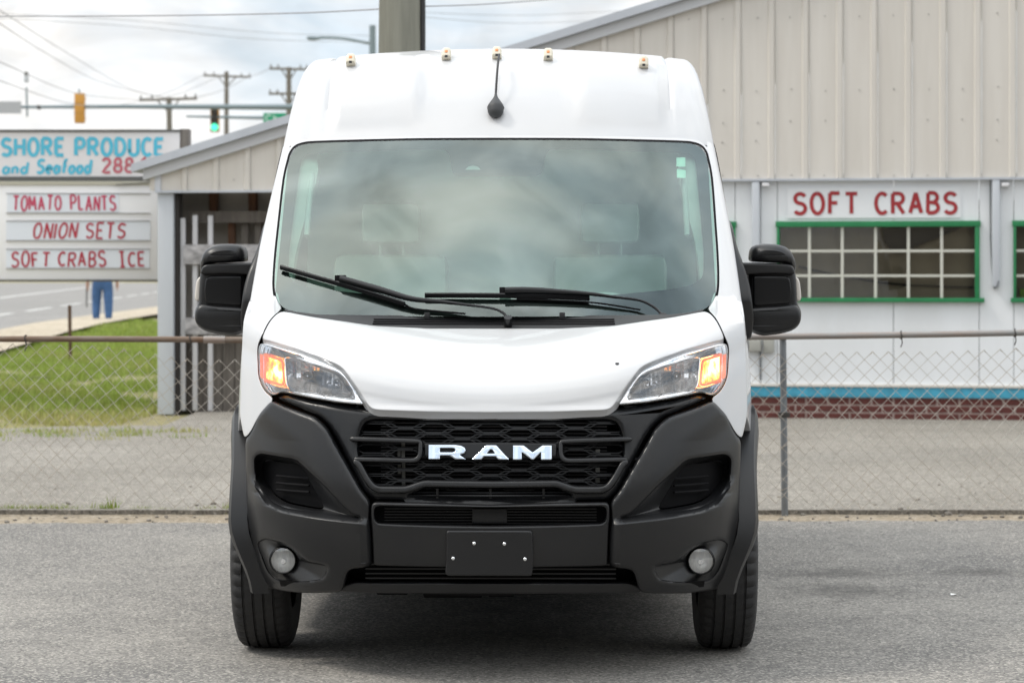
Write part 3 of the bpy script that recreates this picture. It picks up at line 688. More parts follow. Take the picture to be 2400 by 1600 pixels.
# long flat hexagons of the grille mesh
bm = bmesh.new(); PW, PH = 0.205, 0.037
def gbar(p, q, w=0.006):
    p = np.array(p); q = np.array(q); t = (q - p) / np.linalg.norm(q - p); nn = np.array([-t[1], t[0]]) * w / 2
    vs = []
    for dd in (0.045, 0.062):
        for c in (p - nn, q - nn, q + nn, p + nn): vs.append(bm.verts.new((c[0], DF(c[0], c[1]) + dd, c[1])))
    for f in ((0,1,2,3),(0,4,5,1),(1,5,6,2),(2,6,7,3),(3,7,4,0)): bm.faces.new([vs[i] for i in f])
for i in range(-4, 5):
    for j in range(-1, 8):
        cx0 = i * PW / 2 + 0.0; cz0 = 0.985 - j * PH - (PH / 2 if i % 2 else 0)
        if abs(cx0) > 0.46 or cz0 < 0.70: continue
        hw, sl, hh = 0.080, 0.052, PH / 2 * 0.80
        hexa = [(cx0 - hw, cz0), (cx0 - sl, cz0 + hh), (cx0 + sl, cz0 + hh), (cx0 + hw, cz0), (cx0 + sl, cz0 - hh), (cx0 - sl, cz0 - hh)]
        for a, b in zip(hexa, hexa[1:] + hexa[:1]): gbar(a, b, 0.0034)
        gbar((cx0 + hw, cz0), (cx0 + hw + 0.045, cz0), 0.007)
tag(from_bm('grille_mesh', bm, mat('grille_mesh_black', (0.006, 0.0065, 0.008), 0.45, spec=0.35), VAN, smooth=None, recalc=True), None, None, kind='stuff')
for zz in (1156, 1163): 
    p = vm(G(650, 650, 1149, 650)); zc0 = at0(zz)[1]
    bmx = bmesh.new(); bm_tube(bmx, [(-0.30, 0.045, zc0), (0, 0.03, zc0), (0.30, 0.045, zc0)], 0.004, 6); from_bm('lower_grille_slat', bmx, SATIN, VAN)
for xx in (-0.19, 0.0, 0.19): box('lower_grille_rib', (xx - 0.004, 0.03, 0.665), (xx + 0.004, 0.05, 0.70), SATIN, VAN)
# brackets either side of the badge, badge bar
for sg in (1, -1):
    pts = vm(G(120,222, 300,228, 640,240, 668,262, 668,345, 655,372, 615,388, 400,384, 150,378)); P = spline(pts, 4)
    front('badge_bracket', ribbon(P, 0.016), PLASTIC, VAN, off=-0.002, r=0.006, smooth=1, lip=(0, 0.035, 0), sgn=sg)
bar = [(0, at0(1037)[1]), vm(G(700,258))[0], vm(G(700,362))[0], (0, at0(1077)[1])]
front('badge_bar', both(bar), SATIN, VAN, off=0.012, r=0.004, smooth=0, lip=(0, 0.03, 0))
# chrome letters
def letter(name, outer, holes, x0, z0, k):
    T = lambda L: [(x0 + a * k, z0 - b * k) for a, b in L]
    bm = sheet('', T(outer), lambda a, b, ro: (a, DF(a, b) - 0.016 + ro, b), None, holes=[T(h) for h in holes], r=0.003, lip=(0, 0.022, 0), grid=0.05, smooth=0, step=0.004, raw=True)
    return from_bm(name, bm, mat('sky_tinted_chrome', (0.70, 0.78, 0.88), 0.10, 1.0), VAN, 30, recalc=False)  # blue of the sky reflection is mixed into the chrome colour
LK = 1 / 3.2667 / (FPX / (FRONT_Y + 0.05)); LZ0 = at0(1041.5)[1]
def LXp(g): return (780 + g / 3.2667 - 1149.8) / (FPX / (FRONT_Y + 0.05))
letter('badge_letter', [(0,0),(205,0),(250,6),(278,22),(286,42),(275,62),(240,75),(288,108),(205,108),(160,80),(88,80),(88,108),(0,108)],
       [[(88,24),(185,24),(203,32),(203,46),(185,55),(88,55)]], LXp(735), LZ0, LK)
letter('badge_letter', [(0,108),(112,0),(190,0),(290,108),(205,108),(184,84),(98,84),(76,108)], [[(120,62),(146,32),(156,32),(178,62)]], LXp(1063), LZ0 - 0.001, LK)
letter('badge_letter', [(0,0),(82,0),(150,52),(225,0),(297,0),(297,108),(214,108),(214,52),(160,106),(142,106),(68,52),(68,108),(0,108)], [], LXp(1380), LZ0 - 0.0015, LK)

# ---- number plate panel
cen_half = [at0(1183)] + vm(A(1000,800, 760,796, 745,800, 745,860, 752,1000, 756,1092)) + [at0(1328)]
slot_half = [at0(1188)] + vm(G(700,740, 340,732, 318,745, 320,840, 338,866, 700,880)) + [at0(1232)]
front('plate_panel', both(cen_half), PLASTIC, VAN, off=-0.022, holes=[both(slot_half)], r=0.007, grid=0.05, smooth=1, lip=(0, 0.05, 0))
front('slot_floor', both([(0, 0.65), (0.45, 0.65), (0.45, 0.53), (0, 0.53)]), VOID, VAN, off=0.06, r=0, lip=None, grid=0.2, smooth=0, step=0.1)
for zz in np.linspace(at0(1194)[1], at0(1228)[1], 6): box('slot_slat', (-0.38, 0.035, zz - 0.0015), (0.38, 0.045, zz + 0.0015), SATIN, VAN)
box('radar_cover', (-0.065, 0.02, at0(1228)[1]), (0.06, 0.04, at0(1192)[1]), SATIN, VAN, bev=0.004)
s0 = FPX / FRONT_Y
pl = solid('plate_holder', [((a - 1149) / s0, CAMZ - (b - HZ) / s0) for a, b in ((1047,1240),(1248,1240),(1250,1300),(1248,1346),(1046,1346),(1044,1330),(1047,1320))], -0.042, -0.015, PLASTIC, VAN, r=0.006, smooth=1)
for a, b in ((1112,1270),(1182.5,1271),(1063,1305),(1230.6,1306.5)):
    bmx = bmesh.new(); x, z = (a - 1149) / s0, CAMZ - (b - HZ) / s0
    rows = [[(x + 0.0068 * math.cos(t) * math.cos(q), -0.042 - 0.004 * math.sin(q), z + 0.0068 * math.sin(t) * math.cos(q)) for t in np.linspace(0, 2 * math.pi, 12, endpoint=False)] for q in (0, 0.5, 1.0, 1.5)]
    loft('', rows, None, closed=True, bm=bmx); bmx.faces.new([v for v in bmx.verts][-12:]); from_bm('plate_screw', bmx, CHROME, pl)
# ---- lower intake, lip and undertray
lip_half = [at0(1366)] + vm([(1000, 1366), (830, 1365), (800, 1372), (795, 1386), (1000, 1390)]) + [at0(1390)]
front('lower_lip', both(lip_half), PLASTIC, VAN, off=-0.005, r=0.006, smooth=1, lip=(0, 0.10, 0))
front('lower_intake_floor', both([(0, 0.46), (0.60, 0.46), (0.60, 0.33), (0, 0.33)]), VOID, VAN, off=0.10, r=0, lip=None, grid=0.2, smooth=0, step=0.1)
for zz in np.linspace(0.375, 0.425, 4): box('lower_intake_slat', (-0.45, 0.07, zz - 0.0025), (0.45, 0.085, zz + 0.0025), SATIN, VAN)
bm = bmesh.new()
loft('', [[(x, 0.10 + 0.25 * x * x, 0.345) for x in np.linspace(-0.78, 0.78, 15)], [(x, 0.16 + 0.25 * x * x, 0.30 + 0.02 * abs(x)) for x in np.linspace(-0.78, 0.78, 15)], [(x, 0.9, 0.25) for x in np.linspace(-0.78, 0.78, 15)],
          [(x, 1.5, 0.22) for x in np.linspace(-0.98, 0.98, 15)], [(x, 5.2, 0.26) for x in np.linspace(-0.98, 0.98, 15)]], None, bm=bm)
from_bm('undertray', bm, VOID, VAN)
for a, b, w, dz in ((-0.15, 0.45, 0.22, 0.035), (0.03, 0.6, 0.1, 0.05), (-0.38, 0.5, 0.12, 0.03)):
    box('underbody_bracket', (a - w / 2, b, 0.29 - dz), (a + w / 2, b + 0.25, 0.30), VOID, VAN, bev=0.008)

# ---- headlights
AMBER = bpy.data.materials.new('lit_amber_lamp'); AMBER.use_nodes = True
t = AMBER.node_tree; b_ = t.nodes['Principled BSDF']; b_.inputs['Base Color'].default_value = (0.85, 0.20, 0.02, 1); b_.inputs['Roughness'].default_value = 0.2
tcn = t.nodes.new('ShaderNodeTexCoord'); mp = t.nodes.new('ShaderNodeMapping'); mp.inputs['Scale'].default_value = (34, 8, 16); t.links.new(tcn.outputs['Object'], mp.inputs[0])
nz = t.nodes.new('ShaderNodeTexNoise'); nz.inputs['Scale'].default_value = 1.0; nz.inputs['Detail'].default_value = 4; t.links.new(mp.outputs[0], nz.inputs['Vector'])
rp = t.nodes.new('ShaderNodeValToRGB'); t.links.new(nz.outputs[0], rp.inputs[0])
rp.color_ramp.elements[0].position = 0.36; rp.color_ramp.elements[0].color = (0.85, 0.13, 0.005, 1); rp.color_ramp.elements[1].position = 0.60; rp.color_ramp.elements[1].color = (1.0, 0.80, 0.30, 1)
e_ = rp.color_ramp.elements.new(0.48); e_.color = (1.0, 0.42, 0.01, 1)
t.links.new(rp.outputs[0], b_.inputs['Emission Color'])
mr = t.nodes.new('ShaderNodeMapRange'); mr.inputs['From Min'].default_value = 0.38; mr.inputs['From Max'].default_value = 0.62; mr.inputs['To Min'].default_value = 0.55; mr.inputs['To Max'].default_value = 4.0
t.links.new(nz.outputs[0], mr.inputs['Value']); t.links.new(mr.outputs[0], b_.inputs['Emission Strength'])
AMBERPL = mat('amber_plastic', (0.85, 0.17, 0.02), 0.25, emit=(1.0, 0.16, 0.01), estr=0.45)
amb = vm(HL(372,452, 655,545, 688,918, 640,948, 372,862)); ambside = vm(HL(305,452, 345,458, 350,838, 312,812))
refl = vm(HL(700,520, 850,545, 1250,655, 1480,738, 1610,835, 1762,1132, 1550,1108, 1000,1018, 765,978, 722,885))
def shrink(L, k):
    P = np.array(L); P = smooth_poly(resample([tuple(q) for q in P], 0.008), 1)
    if area2(P) < 0: P = P[::-1]
    return [tuple(q) for q in offset_poly(P, k)]
for sg in (1, -1):
    hl = empty('headlight'); hl.parent = VAN
    hl['label'] = 'headlight with lit amber turn signal at its outer end'
    front('bezel', shrink(hl_out, 0.004), CHROME, hl, off=0.016, holes=[amb, refl], r=0.007, grid=0.03, smooth=1, step=0.008, lip=(0, 0.04, 0), sgn=sg)
    front('gasket', hl_out, VOID, hl, off=0.045, r=0, grid=0.05, smooth=1, lip=None, sgn=sg, holes=[shrink(hl_out, 0.03)])
    def amb_pos(a, b, ro): return (a, DF(a, b) + 0.035 + 0.006 * math.sin(a * 260) * math.sin(b * 170), b)
    am = sheet('turn_signal', amb, amb_pos, AMBER, hl, r=0, lip=None, grid=0.008, smooth=0, step=0.008, sgn=sg)
    front('amber_rim', amb, AMBERPL, hl, off=0.020, r=0.004, holes=[shrink(amb, 0.008)], smooth=0, step=0.008, lip=(0, 0.03, 0), sgn=sg)
    front('side_marker', ambside, AMBERPL, hl, off=0.008, r=0.003, smooth=0, step=0.008, lip=(0, 0.03, 0), sgn=sg)
    xd = vm(HL(1262, 850))[0][0]; xc1 = vm(HL(1020, 800))[0]; xc2 = vm(HL(1480, 880))[0]
    def bowl_pos(a, b, ro):
        c = xc1 if a > xd else xc2; w = 0.085 if a > xd else 0.07
        q = min(((a - c[0]) / w) ** 2 + ((b - c[1]) / 0.075) ** 2, 1.2)
        ridge = 0.03 * math.exp(-((a - xd) / 0.005) ** 2)
        return (a, DF(a, b) + 0.100 - 0.055 * q - ridge + 0.0035 * abs(math.sin(a * 210)), b)
    sheet('reflector', refl, bowl_pos, REFLECTOR, hl, r=0, lip=(0, -0.03, 0), grid=0.006, smooth=1, step=0.008, sgn=sg, ang=25)
    for c, r1, m1 in ((xc1, 0.017, SATIN), (xc2, 0.011, STEEL)):
        bmx = bmesh.new(); d = DF(*c) + 0.09
        rows = [[(sg * (c[0] + r_ * math.cos(q)), d - dd, c[1] + r_ * math.sin(q)) for q in np.linspace(0, 2 * math.pi, 18, endpoint=False)] for dd, r_ in ((0, r1), (0.05, r1), (0.055, r1 * 0.8), (0.05, r1 * 0.6), (0.03, r1 * 0.15))]
        loft('', rows, None, closed=True, bm=bmx); from_bm('bulb_shield', bmx, m1, hl)
    box('reflector_bar', (sg * xc1[0] - 0.022, DF(*xc1) + 0.03, xc1[1] + 0.022), (sg * xc1[0] + 0.022, DF(*xc1) + 0.04, xc1[1] + 0.030), CHROME, hl)
    front('cover_lens', shrink(hl_out, 0.002), CLEAR, hl, off=-0.001, r=0.006, grid=0.03, smooth=1, lip=None, sgn=sg)

# ---- windshield, frit, stickers
ws_half = [at0(327.5, DW)] + vm([(1000, 328), (912, 329.5), (747, 334.5), (712, 338), (694, 345), (683, 358), (678, 372), (667, 419), (655, 520), (647, 593), (642.5, 660), (646, 695), (656, 716), (676, 728), (744, 737), (900, 741)], DW) + [at0(742, DW)]
fr_half = [at0(413, DW)] + vm([(1075, 413), (1063, 410), (1058, 400), (1053, 362), (1044, 351), (1020, 349.5), (745, 358), (720, 361), (708, 370), (703, 386), (690, 480), (676, 590), (674, 638), (680, 655), (700, 668), (750, 678), (870, 690), (993, 699)], DW) + [at0(702, DW)]
def wfront(name, outline, m, parent, off, **kw): return front(name, outline, m, parent, off=off, D=DW, **kw)
ws = wfront('windshield', both(ws_half), GLASS, VAN, 0.0, r=0.0, grid=0.04, smooth=1, lip=None, ang=60)
wfront('frit_border', both(ws_half), mat('ceramic_frit', (0.022, 0.013, 0.017), 0.6), ws, 0.006, holes=[both(fr_half)], r=0, grid=0.05, smooth=1, lip=None)
seal = vm([(1000, 326), (912, 327.5), (747, 332), (710, 335.5), (691, 343), (680, 357), (675, 372), (664, 419), (652, 520), (644, 593), (639.5, 660), (643, 697), (653, 719)], DW)
sl_ = [(0, at0(325.5, DW)[1])] + seal; slf = [(-x, z) for x, z in reversed(sl_[1:])] + sl_
sur = [(0, at0(318, DW)[1])] + vm([(900, 320), (740, 324), (700, 329), (672, 350), (656, 419), (642, 560), (636, 640), (634, 672), (650, 690)], DW)
inner = ws_half[:-4]; outer = sur
wfront('windshield_surround', [(x, z) for x, z in reversed(outer)] + [(-x, z) for x, z in outer[1:]] + [(-x, z) for x, z in reversed(inner[1:])] + inner, WHITE, VAN, 0.003, r=0, smooth=0, step=0.008, grid=0.06, lip=None)
wfront('window_seal', ribbon(spline(slf, 3), 0.009), VOID, VAN, -0.001, r=0, smooth=0, step=0.01, grid=0.1, lip=(0, 0.03, 0))
def sgnx(pts, D=DW, off=0.0):
    out = []
    for (a, b), (x, z) in zip(pts, vm(pts, D, off)): out.append((x if a > 1149 + 12 * 1.2 else -x, z))
    return out
STK = mat('window_sticker', (0.62, 0.80, 0.72), 0.5)
for q in (((1585, 370), (1606, 369), (1606, 391), (1585, 391)), ((1586, 396), (1607, 399), (1607, 418), (1586, 417))):
    wfront('sticker', sgnx(q), STK, ws, 0.004, r=0, smooth=0, step=0.01, grid=0.2, lip=None)
wfront('sensor_window', sgnx([(1090, 398), (1096, 391), (1108, 388), (1120, 391), (1127, 398)]), mat('sensor_glass', (0.35, 0.37, 0.37), 0.3), ws, 0.0045, r=0, smooth=0, step=0.005, grid=0.2, lip=None)
# cowl below the windshield
cowl_half = [at0(739, DW)] + vm([(900, 738.5), (760, 735), (700, 728)], DW) + vm([(664, 722), (662, 727.5), (740, 746), (800, 754), (880, 766.5), (1005, 772)]) + [at0(773)]
def cowl_pos(a, b, ro):
    za, zb = 1.245 + 0.19 * a * a, 1.335 + 0.06 * a * a
    f = sstep(b, za, zb) * 1.0; d0 = DF(a, b); d1 = DW(a, b)
    return (a, min(d0 * 1.0, 1.2) * (1 - f) + (d1 - 0.008) * f + 0.004 + ro, b)
cw = sheet('cowl', both(cowl_half), cowl_pos, COWL, VAN, r=0.006, grid=0.03, smooth=1, lip=(0, 0.03, -0.03))
for yy in (750.5, 755.5, 760.5):
    zz = at0(yy)[1]; pts = []
    for x in np.linspace(-0.46, 0.46, 25): pts.append((x, cowl_pos(x, zz + 0.02 * x * x, 0)[1] - 0.001, zz + 0.02 * x * x + 0.002))
    tube('cowl_slot', pts, 0.0035, VOID, cw, 6)
for xx in (-0.262, 0.262):
    zz = at0(738)[1]; bmx = bmesh.new(); bm_box(bmx, (xx - 0.011, cowl_pos(xx, zz, 0)[1] - 0.03, zz - 0.012), (xx + 0.011, cowl_pos(xx, zz, 0)[1] + 0.01, zz + 0.012), 0.005)
    from_bm('washer_nozzle', bmx, COWL, cw)
# wipers
def on_ws(pts, lift): return [(x, DW(x, z) - lift, z) for x, z in sgnx(pts, DW, -lift)]
def wiper(blade, arm, rod):
    w = empty('wiper'); w.parent = VAN
    B = spline(on_ws(blade, 0.022), 8); tube('blade', B, 0.0085, VOID, w, 8)
    tube('blade_spoiler', [(x, y - 0.006, z + 0.007) for x, y, z in B], 0.0055, SATIN, w, 6)
    Ar = spline(on_ws(arm, 0.05), 6); n = len(Ar)
    tube('arm', Ar, [0.0055 + 0.009 * sstep(i / n, 0.35, 0.9) for i in range(n)], SATIN, w, 8)
    c = Vector(on_ws([arm[-1]], 0.035)[0]); bmx = bmesh.new(); bm_box(bmx, c - Vector((0.022, 0.012, 0.012)), c + Vector((0.022, 0.014, 0.014)), 0.004); from_bm('joint', bmx, VOID, w)
    p = Vector(Ar[0]); tube('pivot', [p + Vector((0, 0.03, -0.05)), p + Vector((0, -0.004, 0.008))], 0.016, SATIN, w, 12)
    tube('link_rod', spline(on_ws(rod, 0.014), 4), 0.004, VOID, w, 6)
wiper([(657, 627), (730, 648), (800, 668), (880, 692), (947, 713)], [(1190, 748), (1178, 733), (1151, 722), (1090, 714), (1033, 707), (963, 700), (890, 679), (797, 653)], [(940, 708), (965, 722), (1010, 728), (1090, 735)])
wiper([(995, 693), (1100, 693), (1200, 694), (1290, 696), (1381, 700)], [(1553, 742), (1535, 722), (1499, 704), (1440, 696), (1386, 689), (1300, 683), (1230, 680), (1183, 681)], [(1210, 700), (1300, 704), (1400, 710), (1500, 726)])

# ---- side surface
XS = table([(0.25, 0.985), (0.35, 1.0), (0.6, 1.018), (0.95, 1.02), (1.15, 1.008), (1.3, 0.987), (1.6, 0.955), (1.95, 0.915), (2.2, 0.883), (2.35, 0.86), (2.5, 0.84)])
def SD(d, z):
    zc_ = min(max(z, 0.6), 1.36); e = DF(0.955, zc_)
    if d >= 1.3: return XS(z)
    k = (XS(zc_) - 0.955) / (1.3 - e) ** 2
    return XS(z) - k * (1.3 - d) ** 2
# pillar and roof: rows that turn from the front over the corner into the side
PROF = spline([(2.028, 1.515), (2.12, 1.575), (2.22, 1.648), (2.32, 1.745), (2.385, 1.845), (2.43, 1.965), (2.457, 2.13), (2.468, 2.35), (2.472, 2.8), (2.472, 3.6), (2.472, 4.6), (2.45, 5.25), (2.36, 5.40)], 7)
NA = 9
def corner(P0, N, xs, b):
    x0 = P0[0]; L = []
    for k in range(1, NA + 1):
        th = math.pi / 2 * k / NA
        L.append((x0 + (xs - x0) * math.sin(th), P0[1] - N[1] * b * (1 - math.cos(th)), P0[2] - N[2] * b * (1 - math.cos(th))))
    return L
def end_curve(P0, N, b):
    e = (P0[1] - N[1] * b, P0[2] - N[2] * b); return corner(P0, N, SD(*e), b)
EDGE = []                                        # where pillar and roof meet the side
prow = []
for z in np.linspace(1.372, 2.02, 22):
    x0 = vm([(645 + (z - 1.37) / 0.65 * 35, 700 - (z - 1.37) / 0.65 * 355)], DW)[0][0] + 0.004
    P0 = (x0, DW(x0, z) + 0.002, z); dz = 0.02
    T = Vector((0, DW(x0, z + dz) - DW(x0, z), dz)).normalized(); N = (0, -T.z, T.y)
    b = 0.045 + 0.02 * (z - 1.37)
    prow.append([P0] + end_curve(P0, N, b)); EDGE.append(prow[-1][-1])
rrow = []; XR = np.concatenate([np.linspace(0, 0.30, 7), np.linspace(0.32, 0.80, 33)])
def roof_detail(x, z, d):
    g = 0.013 * math.exp(-((x - 0.728) / 0.012) ** 4) + 0.004 * sstep(x, 0.735, 0.765)        # drip groove, lower shoulder
    pan = sstep(x, 0.29, 0.37) * (1 - sstep(x, 0.675, 0.705)) * sstep(z, 2.055, 2.125) * (1 - sstep(d, 1.80, 2.0))
    return (g * (1 - sstep(d, 2.2, 2.6) * 0.3) - 0.020 * pan) * sstep(d, 1.515, 1.66)
for i, (zc_, dc_) in enumerate(PROF):
    j0, j1 = PROF[max(i - 1, 0)], PROF[min(i + 1, len(PROF) - 1)]
    T = Vector((0, j1[1] - j0[1], j1[0] - j0[0])).normalized(); N = (0, -T.z, T.y)
    f = 1 - sstep(dc_, 1.6, 2.3); rear = sstep(dc_, 5.0, 5.4)
    L = []
    for x in XR:
        z = zc_ - 0.034 * (x / 0.73) ** 2 * sstep(dc_, 1.5, 2.0) - 0.016 * (x / 0.8) ** 2 * f; d = dc_ + 0.13 * x * x * f
        o = roof_detail(x, zc_, dc_); L.append((x, d - N[1] * o, z - N[2] * o))
    b = 0.055 + 0.035 * sstep(dc_, 1.5, 1.9)
    L += end_curve(L[-1], N, b); rrow.append(L); EDGE.append(L[-1])
for sg in (1, -1):
    loft('pillar', [[(sg * x, y, z) for x, y, z in r] for r in prow], WHITE, VAN, smooth=60, flip=sg < 0)
full = [[(-x, y, z) for x, y, z in reversed(r[1:])] + r for r in rrow]
loft('roof', full, WHITE, VAN, smooth=50)
# side panels with wheel arches and door window
AX, RX, TR = 0.95, 4.40, 0.37
def arch(cx0, r, a0, a1, n=20): return [(cx0 + r * math.cos(a), TR + r * math.sin(a)) for a in np.linspace(a0, a1, n)]
side = [(DFF(0.955, z) + 0.004, z) for z in np.linspace(0.93, 1.365, 12)] + [(e[1], e[2]) for e in EDGE] + [(5.40, 2.2), (5.42, 1.5), (5.41, 0.42)]
side += arch(RX, 0.46, 0.1, math.pi - 0.1) + [(RX - 0.47, 0.36), (AX + 0.47, 0.36)] + arch(AX, 0.46, 0.1, math.pi * 0.62) + [(0.66, 0.88)]
win = [(1.24, 1.40), (1.60, 1.36), (2.16, 1.36), (2.17, 1.97), (1.78, 1.985), (1.52, 1.80)]
for sg in (1, -1):
    sp = sheet('side_panel', side, lambda a, b, ro: (SD(a, b) - ro, a, b), WHITE, VAN, holes=[win], r=0.004, lip=(-0.03, 0, 0), grid=0.06, smooth=0, step=0.02, sgn=sg)
    # the 2-D outline is laid on the x side, so faces must look outwards
    bmx = bmesh.new(); bmx.from_mesh(sp.data); bmesh.ops.reverse_faces(bmx, faces=bmx.faces[:]); bmx.to_mesh(sp.data); bmx.free()
    sheet('door_glass', win, lambda a, b, ro: (SD(a, b) - 0.008, a, b), SIDEGLASS, VAN, r=0, lip=None, grid=0.1, smooth=0, step=0.03, sgn=sg)
    for nm, L in (('door_seam', [(1.12, 0.45), (1.10, 1.0), (1.18, 1.36), (1.50, 1.85), (1.74, 2.03), (2.22, 2.03), (2.24, 1.2), (2.24, 0.45)]), ('cargo_seam', [(2.32, 0.45), (2.32, 2.2), (3.55, 2.2), (3.55, 0.45)])):
        tube(nm, [(sg * (SD(a, b) + 0.001), a, b) for a, b in spline(L, 6)], 0.003, VOID, sp, 5)
    rub = [(a, 0.72) for a in np.linspace(1.45, 3.92, 12)]
    loft('rubbing_strip', [[(sg * (SD(a, b + q) + o), a, b + q) for a, b in rub] for q, o in ((-0.07, 0.002), (-0.06, 0.022), (0.06, 0.022), (0.07, 0.002))], PLASTIC, sp, smooth=40, flip=sg < 0)
    # wheel-arch flare
    for cxw in (AX, RX):
        rows = []
        for a in np.linspace(-0.10, math.pi + (0.17 if cxw == AX else 0.1), 44):
            front_ = cxw == AX and a > math.pi / 2
            prof = [(0.405, 0.955), (0.408, 1.015), (0.425, 1.028), (0.465, 1.024), (0.488, 1.012), (0.49, 0.95)]
            row = []
            for rr, xx in prof:
                fl_ = 0.028 * sstep(a, math.pi * 0.55, math.pi * 0.8) if front_ else 0
                low = sstep(a, math.pi * 0.90, math.pi * 1.06) if front_ else 0
                dd = cxw + (rr + (0.02 if front_ else 0)) * math.cos(a); zz = TR + rr * math.sin(a) * (1.20 if front_ else 1.06)
                row.append((sg * (xx - fl_ - 0.085 * low), dd, zz))
            rows.append(row)
        loft('wheel_arch_flare', rows, PLASTIC, VAN, smooth=50, flip=sg < 0)
        bmx = bmesh.new()
        loft('', [[(sg * xx, cxw + 0.47 * math.cos(a), TR + 0.47 * math.sin(a)) for a in np.linspace(-0.1, math.pi + 0.1, 18)] for xx in (0.55, 0.86)], None, bm=bmx)
        loft('', [[(sg * 0.55, cxw + q * math.cos(a), TR + q * math.sin(a)) for a in np.linspace(-0.1, math.pi + 0.1, 18)] for q in (0.02, 0.47)], None, bm=bmx)
        from_bm('wheel_liner', bmx, VOID, VAN)
# rear doors
pydata('rear_doors', [(-1.0, 5.405, 0.40), (1.0, 5.405, 0.40), (0.99, 5.40, 1.3), (0.88, 5.39, 2.25), (0.75, 5.385, 2.37), (-0.75, 5.385, 2.37), (-0.88, 5.39, 2.25), (-0.99, 5.40, 1.3)], [tuple(range(8))], WHITE, VAN)
# black sheet behind the nose that puts shade into the panel gaps
front('gap_shade_sheet', both([(0, 1.24), (0.6, 1.26), (0.93, 1.34), (0.93, 0.42), (0.55, 0.36), (0, 0.36)]), VOID, VAN, off=0.20, r=0, lip=None, grid=0.1, smooth=0, step=0.05)

# ---- wheels
def make_wheel(sg, d):
    w = empty('wheel', (sg * 0.897, d, TR)); w.parent = VAN
    n = 144
    hw = 0.1125
    xs = [(-hw + 0.012, 0.215), (-hw, 0.26), (-hw + 0.002, 0.315), (-hw + 0.012, 0.348), (-hw + 0.026, 0.362)]
    gro = [-0.058, -0.020, 0.020, 0.058]; tread = []
    for g in gro:
        cr = lambda x: 0.3695 - 0.10 * x * x * 6
        tread += [(g - 0.0055, cr(g)), (g - 0.0035, cr(g) - 0.009), (g + 0.0035, cr(g) - 0.009), (g + 0.0055, cr(g))]
    xs = xs + tread + [(-a, b) for a, b in reversed(xs)]
    rows = []
    for i in range(n):
        a = 2 * math.pi * i / n; cut = i % 3 == 0; row = []
        for k, (x, r_) in enumerate(xs):
            sh = abs(x) > 0.062 and r_ > 0.33
            rr = r_ - (0.010 if (cut and sh) else 0.0) - (0.004 if ((i + k // 4) % 3 == 1 and abs(x) < 0.062) else 0)
            row.append((x, rr * math.cos(a), rr * math.sin(a)))
        rows.append(row)
    rows.append(rows[0]); loft('tyre', rows, RUBBER, w, smooth=35, flip=True)
    rp_ = [(hw - 0.02, 0.212), (hw - 0.03, 0.19), (0.01, 0.175), (0.0, 0.12), (0.03, 0.08), (0.03, 0.001)]
    loft('rim', [[(sg * x, r_ * math.cos(a), r_ * math.sin(a)) for x, r_ in rp_] for a in np.linspace(0, 2 * math.pi, 37)], STEEL, w, smooth=40)
    loft('rim_back', [[(-sg * x, r_ * math.cos(a), r_ * math.sin(a)) for x, r_ in ((hw - 0.015, 0.216), (0.0, 0.20), (0.0, 0.001))] for a in np.linspace(0, 2 * math.pi, 25)], VOID, w, smooth=40)
for sg in (1, -1):
    for d in (AX, RX): make_wheel(sg, d)
tube('rear_axle', [(-0.8, RX, 0.33), (0.8, RX, 0.33)], 0.05, VOID, VAN, 10)
tube('front_axle', [(-0.8, AX, 0.34), (0.8, AX, 0.34)], 0.045, VOID, VAN, 10)

